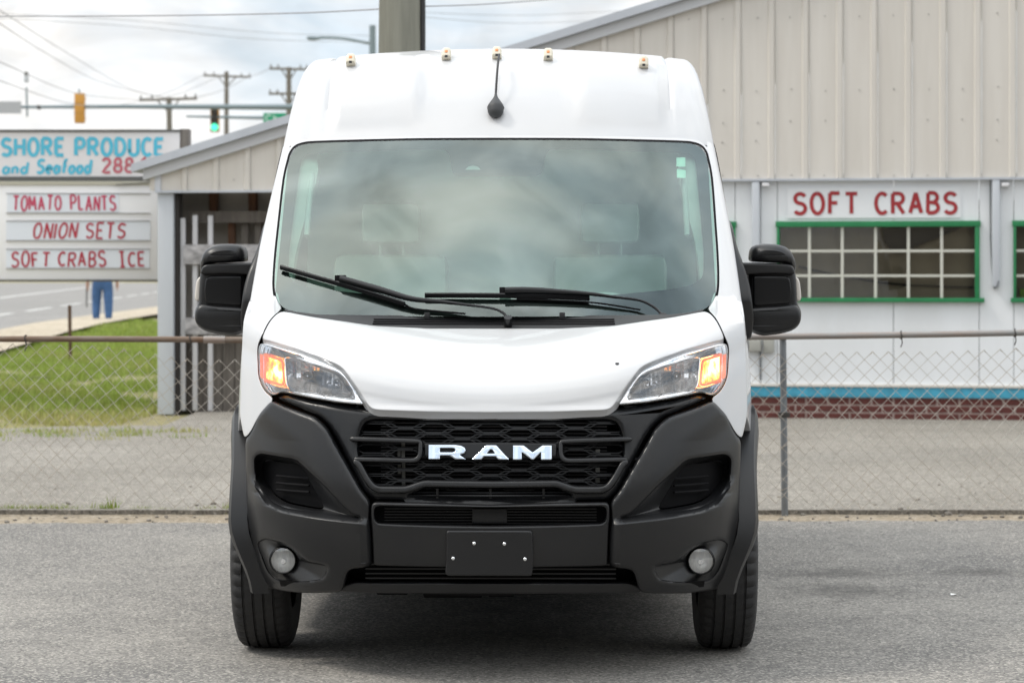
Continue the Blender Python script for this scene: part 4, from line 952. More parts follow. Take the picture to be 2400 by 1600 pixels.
# ---- mirrors
MY = 1.45; ms = FPX / (FRONT_Y + MY)
def mm(*p): return [((1700 + p[i] / 6.535 - 1166.4) / ms, CAMZ - (560 + p[i + 1] / 6.535 - HZ) / ms) for i in range(0, len(p), 2)]
for sg in (1, -1):
    mi = empty('door_mirror'); mi.parent = VAN
    solid('top_cap', mm(372,345, 375,250, 390,160, 425,105, 560,74, 760,82, 900,122, 985,190, 1035,300, 1062,420, 1068,520, 980,500, 940,375, 700,365, 500,352), MY - 0.10, MY + 0.09, PLASTIC, mi, r=0.028, smooth=2, dome=0.03, sgn=sg)
    solid('shell', mm(348,470, 380,380, 700,380, 930,390, 1000,420, 1058,520, 1072,800, 1078,1000, 1120,1050, 1142,1090, 1142,1240, 1100,1330, 1000,1402, 800,1452, 545,1480, 420,1440, 385,1370, 345,1080, 342,800),
          MY - 0.068, MY + 0.085, PLASTIC, mi, r=0.02, smooth=2, dome=0.012, sgn=sg)
    solid('upper_arm', mm(145,362, 380,362, 700,372, 950,385, 1010,430, 1040,540, 985,545, 960,540, 700,530, 500,535, 350,545, 200,570, 165,500), MY - 0.088, MY + 0.03, PLASTIC, mi, r=0.010, smooth=1, sgn=sg)
    solid('lower_arm', mm(225,1052, 350,1045, 550,1030, 800,1015, 1000,985, 1060,1000, 1110,1060, 1130,1150, 1120,1280, 1000,1380, 800,1430, 560,1455, 420,1420, 390,1372, 180,1402, 205,1250),
          MY - 0.088, MY + 0.03, PLASTIC, mi, r=0.016, smooth=2, dome=0.012, sgn=sg)
    solid('inset_panel', mm(400,560, 900,560, 960,600, 985,800, 960,990, 520,1020, 400,1020), MY - 0.074, MY - 0.02, SATIN, mi, r=0.008, smooth=1, sgn=sg)
    solid('side_indicator', mm(1040,570, 1085,580, 1120,640, 1140,800, 1148,920, 1130,955, 1060,960), MY - 0.035, MY + 0.02, mat('clear_indicator', (0.62, 0.58, 0.53), 0.25), mi, r=0.008, smooth=1, sgn=sg)
    base = [(1.24, 1.20), (1.20, 1.36), (1.26, 1.50), (1.40, 1.66), (1.52, 1.70), (1.52, 1.36), (1.50, 1.20)]
    mb = sheet('mounting_base', base, lambda a, b, ro: (SD(a, b) + 0.022 + 0.03 * sstep(b, 1.15, 1.3) * (1 - sstep(b, 1.4, 1.62)) - ro, a, b), PLASTIC, mi, r=0.015, lip=(-0.05, 0, 0), grid=0.05, smooth=2, step=0.02, sgn=sg)
    bmx = bmesh.new(); bmx.from_mesh(mb.data); bmesh.ops.reverse_faces(bmx, faces=bmx.faces[:]); bmx.to_mesh(mb.data); bmx.free()

# ---- roof markers, antenna
def roof_at(x, y_px):
    """front-most roof point with half-width x that appears at photo row y_px"""
    k = int(np.argmin(np.abs(XR - abs(x)))); best = None
    for i in range(len(rrow) - 1):
        if rrow[i][k][1] > 2.02: break
        for f in np.linspace(0, 1, 9):
            p = np.array(rrow[i][k]) * (1 - f) + np.array(rrow[i + 1][k]) * f
            y = HZ - (p[2] - CAMZ) * FPX / (FRONT_Y + p[1])
            if best is None or abs(y - y_px) < best[0]: best = (abs(y - y_px), p, Vector((0, rrow[i + 1][k][1] - rrow[i][k][1], rrow[i + 1][k][2] - rrow[i][k][2])).normalized())
    return Vector((x, best[1][1], best[1][2])), best[2]
MARK = mat('clear_marker_lens', (0.68, 0.63, 0.51), 0.15, coat=0.5); MARKIN = mat('marker_bulb', (0.75, 0.30, 0.12), 0.3)
for a, b in ((829, 141), (1050, 127.5), (1167, 125), (1286, 128), (1506, 145)):
    x = (a - 1173) / (FPX / (FRONT_Y + 1.98)); p, T = roof_at(x, b + 8)
    ml = empty('roof_marker', p); ml.parent = VAN; Nn = Vector((0, -T.z, T.y)); ml.rotation_euler = (math.atan2(T.z, T.y) - rad(90) + rad(40), 0, 0)
    solid('lens', [(-0.021, -0.026), (0.021, -0.026), (0.021, 0.010), (0.014, 0.024), (-0.014, 0.024), (-0.021, 0.010)], -0.050, 0.03, MARK, ml, r=0.010, smooth=1, step=0.006)
    solid('bulb_window', [(-0.007, -0.006), (0.007, -0.006), (0.007, 0.008), (-0.007, 0.008)], -0.052, -0.04, MARKIN, ml, r=0.003, smooth=1, step=0.003)
    box('screw_tab', (-0.006, -0.051, -0.025), (0.006, -0.04, -0.018), COWL, ml)
pa, T = roof_at((1164 - 1170) / (FPX / (FRONT_Y + 1.6)), 268); Nn = Vector((0, -T.z, T.y))
an = empty('antenna', pa); an.parent = VAN
up = T
pts = []; rs = []
for q in [k / 13 for k in range(14)]:
    rr = 0.034 * math.sqrt(max(1 - ((q - 0.30) / 0.31) ** 2, 0)) if q < 0.38 else 0.033 * (1 - sstep(q, 0.30, 1.0)) + 0.005
    pts.append(up * (q * 0.115 - 0.03) + Nn * (0.018 + 0.012 * q)); rs.append(max(rr, 0.003))
tube('antenna_base', pts, rs, mat('antenna_rubber', (0.045, 0.047, 0.05), 0.55), an, 18)
pm, T2 = roof_at(0, 150); q0 = pts[-1]; q1 = Vector((0.012, pm.y - pa.y, pm.z - pa.z)) + Vector((0, -0.06, 0.035))
rod = [q0 * (1 - f) + q1 * f + Vector((0, -0.02, 0.02)) * math.sin(f * math.pi) for f in [k / 39 for k in range(40)]]
tube('antenna_rod', rod, [0.0045 + 0.0008 * (i % 2) for i in range(40)], mat('antenna_rod_black', (0.03, 0.03, 0.032), 0.5), an, 8)
bmx = bmesh.new(); loft('', [[(0.36 + 0.045 * c * math.cos(q), 2.75 + 0.06 * c * math.sin(q), 2.445 + 0.055 * math.sqrt(1 - c * c)) for q in np.linspace(0, 2 * math.pi, 20, endpoint=False)] for c in (1, 0.9, 0.7, 0.4, 0.02)], None, closed=True, bm=bmx)
from_bm('roof_vent', bmx, PLASTIC, VAN)

# ---- cabin
CABIN = mat('cabin_grey', (0.50, 0.51, 0.50), 0.7); CABLIGHT = mat('cabin_light_trim', (0.50, 0.50, 0.48), 0.7); SEAT = mat('seat_fabric', (0.62, 0.64, 0.62), 0.85)
bm = bmesh.new()
loft('', [[(x, 0.86 + 0.10 * x * x, 1.30) for x in np.linspace(-0.86, 0.86, 13)], [(x, 1.05, 1.33 + 0.02 * math.cos(x * 9)) for x in np.linspace(-0.86, 0.86, 13)], [(x, 1.35, 1.30) for x in np.linspace(-0.86, 0.86, 13)],
          [(x, 1.48, 1.18) for x in np.linspace(-0.86, 0.86, 13)], [(x, 1.45, 0.75) for x in np.linspace(-0.86, 0.86, 13)]], None, bm=bm)
from_bm('dashboard', bm, CABIN, VAN)
pydata('bulkhead', [(-0.9, 2.42, 0.5), (0.9, 2.42, 0.5), (0.86, 2.42, 2.35), (-0.86, 2.42, 2.35)], [(0, 1, 2, 3)], mat('bulkhead_grey', (0.84, 0.86, 0.84), 0.7), VAN)
pydata('cab_floor', [(-0.95, 0.9, 0.55), (0.95, 0.9, 0.55), (0.95, 2.42, 0.55), (-0.95, 2.42, 0.55)], [(0, 1, 2, 3)], CABIN, VAN)
pydata('headliner', [(-0.72, 1.72, 2.06), (0.72, 1.72, 2.06), (0.78, 2.42, 2.20), (-0.78, 2.42, 2.20)], [(0, 1, 2, 3)], CABLIGHT, VAN)
for sg in (1, -1):
    rows = []
    for z in np.linspace(1.36, 2.02, 12):
        x0 = 0.845 - 0.03 * (z - 1.36); d = DW(x0, z) + 0.03; k = 0.03 + 0.05 * sstep(z, 1.5, 1.9) * (1 - 0.5 * sstep(z, 1.9, 2.02))
        rows.append([(sg * (x0 + 0.02), d - 0.01, z), (sg * (x0 - k), d + 0.03, z), (sg * (x0 - k), d + 0.14, z)])
    loft('pillar_trim', rows, CABLIGHT, VAN, smooth=40, flip=sg < 0)
    gh = [(sg * 0.77, DW(0.8, z) + 0.07 - 0.02 * math.sin((z - 1.62) / 0.26 * math.pi), z) for z in np.linspace(1.62, 1.88, 10)]
    tube('grab_handle', gh, 0.012, CABIN, VAN, 8)
    st = empty('seat'); st.parent = VAN; sx = sg * 0.48
    box('cushion', (sx - 0.25, 1.65, 0.80), (sx + 0.25, 2.12, 0.98), SEAT, st, bev=0.05)
    box('backrest', (sx - 0.25, 2.05, 0.95), (sx + 0.25, 2.2, 1.55), SEAT, st, bev=0.05)
    box('headrest', (sx - 0.13, 2.08, 1.60), (sx + 0.13, 2.18, 1.78), SEAT, st, bev=0.04)
    for k in (-0.05, 0.05): tube('headrest_rod', [(sx + k, 2.13, 1.52), (sx + k, 2.13, 1.62)], 0.006, SEAT, st, 6)
sw = empty('steering_wheel', (0.45, 1.52, 1.22)); sw.parent = VAN; sw.rotation_euler = (rad(-35), 0, 0)
tube('wheel_rim', [(0.19 * math.cos(a), 0, 0.19 * math.sin(a)) for a in np.linspace(0, 2 * math.pi, 33)], 0.015, SEAT, sw, 8)
solid('hub', ring_pts((0, 0), 0.07), -0.02, 0.03, SEAT, sw, r=0.01)
for a in (0, 2.2, 4.1): tube('spoke', [(0.05 * math.cos(a), 0, 0.05 * math.sin(a)), (0.18 * math.cos(a), 0, 0.18 * math.sin(a))], 0.014, SEAT, sw, 6)
box('rear_view_bracket', (-0.06, 1.62, 1.93), (0.06, 1.68, 1.98), CABLIGHT, VAN, bev=0.01)

# ================================================================== LETTERING (painted strokes)
def arc(cx, cy, rx, ry, a0, a1, n=10): return [(cx + rx * math.cos(rad(a)), cy + ry * math.sin(rad(a))) for a in np.linspace(a0, a1, n)]
S_ = [arc(0.30, 0.755, 0.26, 0.235, 25, 180, 9) + arc(0.30, 0.755, 0.26, 0.235, 195, 262, 5) + arc(0.28, 0.255, 0.28, 0.255, 80, -150, 14)]
GL = {'S': S_, 'H': [[(0,0),(0,1)], [(0.55,0),(0.55,1)], [(0,0.52),(0.55,0.52)]], 'O': [arc(0.30,0.5,0.30,0.5,90,450,25)],
      'R': [[(0,0),(0,1)], [(0,1),(0.25,1)] + arc(0.27,0.75,0.25,0.25,90,-90,9) + [(0,0.5)], [(0.22,0.5),(0.55,0)]], 'E': [[(0,0),(0,1)], [(0,1),(0.48,1)], [(0,0.52),(0.40,0.52)], [(0,0),(0.48,0)]],
      'P': [[(0,0),(0,1)], [(0,1),(0.25,1)] + arc(0.27,0.73,0.25,0.27,90,-90,9) + [(0,0.46)]], 'D': [[(0,0),(0,1)], [(0,1),(0.18,1)] + arc(0.20,0.5,0.36,0.5,90,-90,13) + [(0,0)]],
      'U': [[(0,1),(0,0.28)] + arc(0.27,0.28,0.27,0.28,180,360,11) + [(0.54,1)]], 'C': [arc(0.31,0.5,0.31,0.5,48,312,18)], 'T': [[(0.29,0),(0.29,1)], [(0,1),(0.58,1)]],
      'M': [[(0,0),(0.06,1)], [(0.06,1),(0.34,0.28)], [(0.34,0.28),(0.62,1)], [(0.62,1),(0.68,0)]], 'A': [[(0,0),(0.28,1)], [(0.28,1),(0.56,0)], [(0.10,0.33),(0.46,0.33)]], 'L': [[(0,1),(0,0)], [(0,0.0),(0.46,0)]], 'N': [[(0,0),(0,1)], [(0,1),(0.52,0)], [(0.52,0),(0.52,1)]],
      'I': [[(0,0),(0,1)]], 'F': [[(0,0),(0,1)], [(0,1),(0.48,1)], [(0,0.52),(0.38,0.52)]], 'B': [[(0,0),(0,1)], [(0,1),(0.2,1)] + arc(0.22,0.76,0.24,0.24,90,-90,9) + [(0,0.52)], [(0.2,0.52)] + arc(0.22,0.26,0.30,0.26,90,-90,9) + [(0,0)]],
      'a': [arc(0.22,0.27,0.22,0.27,60,400,18), [(0.46,0.56),(0.46,0)]], 'n': [[(0,0),(0,0.55)], [(0,0.35)] + arc(0.2,0.34,0.2,0.2,150,0,8) + [(0.4,0)]], 'd': [arc(0.22,0.27,0.22,0.27,60,400,18), [(0.46,1),(0.46,0)]],
      'e': [[(0.02,0.30),(0.44,0.30)] + arc(0.23,0.28,0.22,0.27,10,310,16)], 'f': [[(0.15,0),(0.15,0.75)] + arc(0.32,0.78,0.17,0.2,180,70,6), [(0,0.55),(0.36,0.55)]], 'o': [arc(0.23,0.27,0.23,0.27,90,450,18)],
      '2': [arc(0.26,0.74,0.26,0.26,165,-30,10) + [(0.0,0.0),(0.55,0.0)]], '8': [arc(0.27,0.75,0.22,0.25,-90,270,18), arc(0.27,0.26,0.27,0.26,90,450,18)], 'h': [[(0,0),(0,1)], [(0,0.35)] + arc(0.2,0.34,0.2,0.2,150,0,8) + [(0.4,0)]],
      '1': [[(0.1,0.8),(0.25,1),(0.25,0)]]}
def letters(name, text, x0, x1, z0, z1, y, weight, m, parent, slant=0.0, hand=0.0, wide=1.0, seed=1, serif_i=False, space=0.45, th=0.004, gap=0.30):
    """text painted between x0 and x1, z0 and z1 as flat strokes standing th proud of the plane y"""
    rr = random.Random(seed); h = z1 - z0; adv = []; x = 0
    for ch in text:
        if ch == ' ': x += space; adv.append(None); continue
        g = [list(s) for s in GL[ch]]
        if ch == 'I' and serif_i: g = [[(0.2,0),(0.2,1)], [(0,1),(0.4,1)], [(0,0),(0.4,0)]]
        w = max(p[0] for s in g for p in s); adv.append((x, g)); x += w * wide + gap
    tot = x - gap; k = (x1 - x0) / tot
    layer = 0; made = []
    for it in adv:
        if it is None: continue
        bm = bmesh.new(); ox, g = it; jz = rr.uniform(-1, 1) * hand * 0.06 * h; js = 1 + rr.uniform(-1, 1) * hand * 0.07; jt = rr.uniform(-1, 1) * hand * 0.10
        for s in g:
            P = []
            for a, b in s: P.append((x0 + (ox + a * wide + (b * (slant + jt))) * k, z0 + jz + b * h * js))
            if hand: P = [(a + rr.uniform(-1, 1) * hand * 0.012 * h, b + rr.uniform(-1, 1) * hand * 0.012 * h) for a, b in P]
            if len(P) > 4: P = spline(P, 2)
            P = np.array(P); t = np.gradient(P, axis=0) if len(P) > 2 else np.repeat((P[1] - P[0])[None], 2, 0)
            t = t / np.maximum(np.linalg.norm(t, axis=1, keepdims=True), 1e-9)
            # mitre straight corners
            nrm = np.stack([-t[:, 1], t[:, 0]], 1) * weight / 2
            if len(P) <= 4 and len(P) > 2:
                for i in range(1, len(P) - 1):
                    d0 = P[i] - P[i-1]; d1 = P[i+1] - P[i]; d0 /= np.linalg.norm(d0); d1 /= np.linalg.norm(d1)
                    n0 = np.array([-d0[1], d0[0]]); n1 = np.array([-d1[1], d1[0]]); mm_ = n0 + n1; q = max(1 + n0 @ n1, 0.25); nrm[i] = mm_ / q * weight / 2
                dd = P[1] - P[0]; dd /= np.linalg.norm(dd); nrm[0] = np.array([-dd[1], dd[0]]) * weight / 2
                dd = P[-1] - P[-2]; dd /= np.linalg.norm(dd); nrm[-1] = np.array([-dd[1], dd[0]]) * weight / 2
            layer = (layer + 1) % 5; yy = y - th - 0.0006 * layer
            wv = [1 + hand * rr.uniform(-0.12, 0.12) for _ in P]
            A_ = [bm.verts.new((p[0] + q[0] * f, yy, p[1] + q[1] * f)) for p, q, f in zip(P, nrm, wv)]; B_ = [bm.verts.new((p[0] - q[0] * f, yy, p[1] - q[1] * f)) for p, q, f in zip(P, nrm, wv)]
            for i in range(len(P) - 1): bm.faces.new((A_[i], A_[i+1], B_[i+1], B_[i]))
        for f in bm.faces:
            f.normal_update()
            if f.normal.y > 0: f.normal_flip()
        made.append(from_bm(name, bm, m, parent, None, recalc=False))
    return made

# words over the shop window, on a pale board
box('sign_board', (fu(1845), -0.012, F(2050, 511)[1]), (fu(2252), -0.001, F(2050, 440)[1]), mat('sign_board_white', (0.73, 0.75, 0.77), 0.65, var=0.2, scale=2, var2=(0.66, 0.67, 0.68)), SHOP)
letters('painted_letter', 'SOFT CRABS', fu(1862), fu(2240), F(2050, 500)[1], F(2050, 453)[1], -0.012, 0.037, REDP, SHOP, hand=0.25, wide=0.95, seed=3, space=0.6)

# ================================================================== ROADSIDE SIGNS (left)
SY = 28.0
def sp(x, y): p = px(x, y, SY); return p.x, p.z
def sx_(x): return sp(x, 640)[0]
def sz_(y): return sp(0, y)[1]
BOARD = mat('sign_white', (0.70, 0.68, 0.685), 0.6, var=0.3, scale=1.5, var2=(0.60, 0.585, 0.58)); FRAMEW = mat('sign_frame_white', (0.56, 0.57, 0.58), 0.55)
SKYP = mat('sky_blue_sign_paint', (0.075, 0.44, 0.60), 0.6, var=0.3, scale=9, var2=(0.16, 0.54, 0.68)); PINKP = mat('faded_red_paint', (0.50, 0.13, 0.16), 0.6, var=0.3, scale=9); PINK2 = mat('pink_marker_paint', (0.52, 0.045, 0.11), 0.6, var=0.4, scale=9, var2=(0.6, 0.14, 0.2))
RED2 = mat('dark_red_marker_paint', (0.42, 0.02, 0.045), 0.6, var=0.4, scale=9, var2=(0.55, 0.10, 0.13))
SG = empty('produce_sign', (sx_(100), SY + 0.35, 0), 0, 'white roadside billboard lettered SHORE PRODUCE and Seafood in blue, beside a dark post', 'sign')
def inS(o):
    for q in (o if isinstance(o, list) else [o]): q.location = (-SG.location.x, -SG.location.y, 0)
    return o
xl = -1.2 + sx_(0)
inS(box('board', (xl, SY + 0.30, sz_(411)), (sx_(414), SY + 0.36, sz_(304)), BOARD, SG))
inS(box('board_rim', (xl, SY + 0.285, sz_(306)), (sx_(415), SY + 0.37, sz_(300.5)), mat('rim_dark', (0.10, 0.10, 0.095), 0.7), SG))
inS(box('board_base', (xl, SY + 0.285, sz_(422)), (sx_(415), SY + 0.37, sz_(412)), mat('rim_dark', (0.10, 0.10, 0.095), 0.7), SG))
inS(box('post', (sx_(413), SY + 0.30, 0.0), (sx_(434), SY + 0.52, sz_(299)), DARKWOOD, SG))
inS(box('post', (xl + 0.1, SY + 0.38, 0.0), (xl + 0.24, SY + 0.52, sz_(299)), DARKWOOD, SG))
yb = SY + 0.30
inS(letters('painted_letter', 'SHORE PRODUCE', sx_(-8), sx_(373), sz_(361), sz_(322), yb, 0.042, SKYP, SG, hand=0.15, seed=4, space=0.5))
inS(letters('painted_letter', 'and', sx_(-6), sx_(50), sz_(404), sz_(378), yb, 0.030, SKYP, SG, slant=0.12, hand=0.15, seed=5, wide=0.9))
inS(letters('painted_letter', 'Seafood', sx_(75), sx_(200), sz_(403), sz_(372), yb, 0.034, SKYP, SG, slant=0.16, hand=0.1, seed=6, wide=1.0))
inS(letters('painted_letter', '288', sx_(231), sx_(302), sz_(401), sz_(369), yb, 0.032, PINKP, SG, hand=0.1, seed=7))
inS(letters('painted_letter', '1', sx_(318), sx_(330), sz_(401), sz_(369), yb, 0.032, PINKP, SG, hand=0.1, seed=8))
# changeable letter board beneath it
MB_ = empty('letter_board', (sx_(100), SY, 0), 0, 'white letter board advertising tomato plants, onion sets, soft crabs and ice', 'sign')
def inM(o):
    for q in (o if isinstance(o, list) else [o]): q.location = (-MB_.location.x, -MB_.location.y, 0)
    return o
inM(box('board', (xl, SY + 0.02, sz_(655)), (sx_(369), SY + 0.10, sz_(430)), mat('letter_board_white', (0.84, 0.84, 0.85), 0.55, var=0.25, scale=1.2, var2=(0.76, 0.76, 0.75)), MB_, bev=0.006))
inM(box('top_rail', (xl, SY + 0.0, sz_(433)), (sx_(369), SY + 0.09, sz_(425)), mat('rail_cream', (0.46, 0.44, 0.36), 0.6), MB_))
inM(box('bottom_rail', (xl, SY - 0.005, sz_(660)), (sx_(369), SY + 0.10, sz_(655.5)), mat('rim_dark', (0.10, 0.10, 0.095), 0.7), MB_))
inM(box('leg', (xl + 0.1, SY + 0.02, 0.0), (xl + 0.2, SY + 0.10, sz_(660)), FRAMEW, MB_)); inM(box('leg', (sx_(380), SY + 0.11, 0.0), (sx_(392), SY + 0.19, sz_(430)), FRAMEW, MB_))
inM(box('leg_tie', (sx_(350), SY + 0.101, sz_(560)), (sx_(392), SY + 0.109, sz_(540)), FRAMEW, MB_))
STRIP = mat('letter_strip', (0.74, 0.78, 0.84), 0.5); RAILG = mat('strip_rail_grey', (0.42, 0.42, 0.43), 0.5)  # thin rails in one even grey
for y0, y1, x0, x1 in ((455, 497, 16, 278), (519, 562, 14, 352), (585, 627, 14, 350)):
    inM(box('letter_strip', (sx_(x0), SY + 0.012, sz_(y1)), (sx_(x1), SY + 0.018, sz_(y0)), STRIP, MB_))
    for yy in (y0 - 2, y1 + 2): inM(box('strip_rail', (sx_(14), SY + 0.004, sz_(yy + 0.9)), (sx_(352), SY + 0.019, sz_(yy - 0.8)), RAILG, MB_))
yb = SY + 0.012
inM(letters('painted_letter', 'TOMATO PLANTS', sx_(30), sx_(270), sz_(492), sz_(460), yb, 0.022, PINK2, MB_, hand=0.9, seed=11, wide=0.9, space=0.75))
inM(letters('painted_letter', 'ONION SETS', sx_(77), sx_(290), sz_(558), sz_(524), yb, 0.023, RED2, MB_, slant=0.14, hand=0.9, seed=12, wide=0.95, space=0.5))
inM(letters('painted_letter', 'SOFT CRABS  ICE', sx_(27), sx_(338), sz_(624), sz_(591), yb, 0.023, RED2, MB_, hand=0.9, seed=13, wide=0.9, serif_i=True, space=0.42))
inM(tube('loose_wire', spline([(sx_(272), SY - 0.01, sz_(433)), (sx_(320), SY - 0.01, sz_(430)), (sx_(366), SY - 0.01, sz_(426))], 5), 0.006, mat('rim_dark', (0.10, 0.10, 0.095), 0.7), MB_, 6))

# ================================================================== CHAIN-LINK FENCE
FYc = 15.40
RUST = mat('rusty_pipe', (0.15, 0.088, 0.055), 0.75, 0.2, var=0.7, scale=6, var2=(0.24, 0.22, 0.19), stretch=(0.6, 3, 3)); GALV = mat('galvanised_pipe', (0.27, 0.28, 0.28), 0.55, 0.4, var=0.5, scale=5, var2=(0.30, 0.17, 0.10), stretch=(0.5, 1.0, 2.5))
POSTM = mat('galvanised_post', (0.22, 0.235, 0.25), 0.5, 0.5, var=0.3, scale=8); WIRE = mat('galvanised_wire', (0.50, 0.48, 0.44), 0.6, 0.1, var=0.6, scale=3, var2=(0.33, 0.25, 0.17)); WIRED = mat('dark_tie_wire', (0.05, 0.045, 0.04), 0.7)
FE = empty('chain_link_fence', (1.65, FYc, 0), 0, 'sagging chain-link fence with rusty top rail crossing behind the van', 'fence')
def inF(o): o.location = (-FE.location.x, -FE.location.y, 0); return o
def rail_z(X): return 1.067 + 0.019 * max(X - 0.7, 0) + 0.004 * math.sin(X * 1.7)
XL, XR_ = -5.4, 6.2
rx = [XL + i * 0.2 for i in range(int((XR_ - XL) / 0.2) + 1)]
jn = [x for x in rx if x < 0.2]; jr = [x for x in rx if x > -0.001]
inF(tube('top_rail', [(x, FYc, rail_z(x)) for x in jn], 0.0185, RUST, FE, 12)); inF(tube('top_rail', [(x, FYc, rail_z(x)) for x in jr], 0.0195, GALV, FE, 12))
inF(tube('rail_sleeve', [(-1.87, FYc, rail_z(-1.87)), (-1.74, FYc, rail_z(-1.74))], 0.0225, GALV, FE, 12))
for xp in (1.648, -1.35, -4.35, 4.65):
    inF(tube('post', [(xp + 0.012, FYc + 0.045, -0.02), (xp, FYc + 0.045, rail_z(xp) - 0.012)], 0.0205, POSTM, FE, 12))
    inF(tube('post_cap', [(xp, FYc + 0.045, rail_z(xp) - 0.016), (xp, FYc + 0.03, rail_z(xp) + 0.015)], 0.025, POSTM, FE, 10))
    for zz in (0.16, 0.42, 0.60, 0.88): inF(tube('tie_band', [(xp + 0.010 * (1 - zz) + 0.024 * math.cos(a), FYc + 0.045 + 0.024 * math.sin(a), zz + 0.01 * math.cos(a)) for a in np.linspace(0, 2 * math.pi, 13)], 0.0022, WIRE if zz != 0.60 else WIRED, FE, 5))
    if xp == 1.648: inF(box('clamp', (xp - 0.03, FYc + 0.01, 0.595), (xp + 0.04, FYc + 0.035, 0.625), WIRED, FE, bev=0.004))
for xt in (-2.95, -1.95, -0.9, 0.9, 2.36, 3.05, -0.5):
    z = rail_z(xt); inF(tube('rail_tie', [(xt + 0.004 * math.sin(a * 2), FYc + 0.024 * math.sin(a), z + 0.024 * math.cos(a)) for a in np.linspace(0, 2 * math.pi, 13)] + [(xt + 0.006, FYc - 0.01, z - 0.05), (xt - 0.004, FYc - 0.012, z - 0.075)], 0.0035, WIRED, FE, 5))
bm = bmesh.new(); CW = 0.0475; CH = 0.0475; i = 0; X = XL
while X < XR_:
    top = rail_z(X) - (0.035 + 0.075 * sstep(X, -2.6, -1.9) * (1 - sstep(X, 2.4, 4.0)) + 0.012 * math.sin(X * 2.3))
    nseg = int(round((top - 0.06) / CH)); pts = []
    for k in range(nseg + 1):
        zz = top - k * CH; lean = 0.018 * math.sin(zz * 3 + X)
        side_ = (k + i) % 2
        pts.append((X + side_ * CW + lean, FYc - 0.022 + 0.004 * (1 if (k % 2) else -1) + 0.010 * math.sin(X * 1.9) * (1 - zz), zz))
    if len(pts) > 2:
        e = pts[0]; pts = [(e[0] + (0.012 if i % 2 else -0.012), e[1], e[2] - 0.014)] + pts
        bm_tube(bm, pts, 0.0026, 4, cap=False)
    X += CW; i += 1
inF(tag(from_bm('chain_link_mesh', bm, WIRE, FE, 80), None, None, kind='stuff'))

# ================================================================== LAWN AND WEEDS
def blades(name, pts, m, h0, h1, w, lean=0.5, cols=None):
    """many curved grass blades as one mesh; pts (x, y, z, scale)"""
    pts = np.array(pts); n = len(pts); a = RNG.uniform(0, 2 * np.pi, n); h = RNG.uniform(h0, h1, n) * pts[:, 3]; ln = RNG.uniform(0.1, lean, n) * h; wd = w * pts[:, 3] * RNG.uniform(0.7, 1.3, n)
    dx, dy = np.cos(a), np.sin(a); sxv, syv = -dy, dx
    V = np.zeros((n, 5, 3)); B = pts[:, :3]
    for k, (f, hh, ll) in enumerate(((0.5, 0, 0), (-0.5, 0, 0), (0.4, 0.55, 0.3), (-0.4, 0.55, 0.3), (0, 1, 1))):
        V[:, k, 0] = B[:, 0] + sxv * wd * f + dx * ln * ll; V[:, k, 1] = B[:, 1] + syv * wd * f + dy * ln * ll; V[:, k, 2] = B[:, 2] + h * hh
    me = bpy.data.meshes.new(name); me.vertices.add(n * 5); me.vertices.foreach_set('co', V.reshape(-1))
    idx = np.arange(n)[:, None] * 5; F4 = np.concatenate([idx + np.array([[0, 1, 3, 2]])], 1); F3 = idx + np.array([[2, 3, 4]])
    loops = np.concatenate([F4, F3], 1).reshape(-1); me.loops.add(len(loops)); me.loops.foreach_set('vertex_index', loops)
    me.polygons.add(2 * n); me.polygons.foreach_set('loop_start', np.stack([np.arange(n) * 7, np.arange(n) * 7 + 4], 1).reshape(-1)); me.update(calc_edges=True)
    at = me.color_attributes.new('tint', 'FLOAT_COLOR', 'POINT'); c = np.repeat(cols[:, None, :], 5, 1).reshape(-1, 3); at.data.foreach_set('color', np.concatenate([c, np.ones((len(c), 1))], 1).reshape(-1))
    return tag(link(name, me, m), None, None, kind='stuff')
GRASSM = bpy.data.materials.new('grass_blades'); GRASSM.use_nodes = True; t = GRASSM.node_tree; b_ = t.nodes['Principled BSDF']; b_.inputs['Roughness'].default_value = 0.6
an_ = t.nodes.new('ShaderNodeAttribute'); an_.attribute_name = 'tint'; t.links.new(an_.outputs['Color'], b_.inputs['Base Color'])
tr_ = t.nodes.new('ShaderNodeBsdfTranslucent'); t.links.new(an_.outputs['Color'], tr_.inputs[0]); mx_ = t.nodes.new('ShaderNodeMixShader'); mx_.inputs[0].default_value = 0.35
t.links.new(b_.outputs[0], mx_.inputs[1]); t.links.new(tr_.outputs[0], mx_.inputs[2]); t.links.new(mx_.outputs[0], t.nodes['Material Output'].inputs[0])
def fbm(x, y): return math.sin(x * 1.3 + 1.7 * math.sin(y * 0.9)) * 0.5 + math.sin(y * 1.1 + 2.1 * math.sin(x * 0.7 + 1)) * 0.3 + math.sin(x * 3.1 + y * 2.3) * 0.2
pts = []; cols = []
lawn_edge = lambda x: 23.55 + 0.5 * math.sin(x * 1.3) + 0.3 * math.sin(x * 4.1)
tries = 0
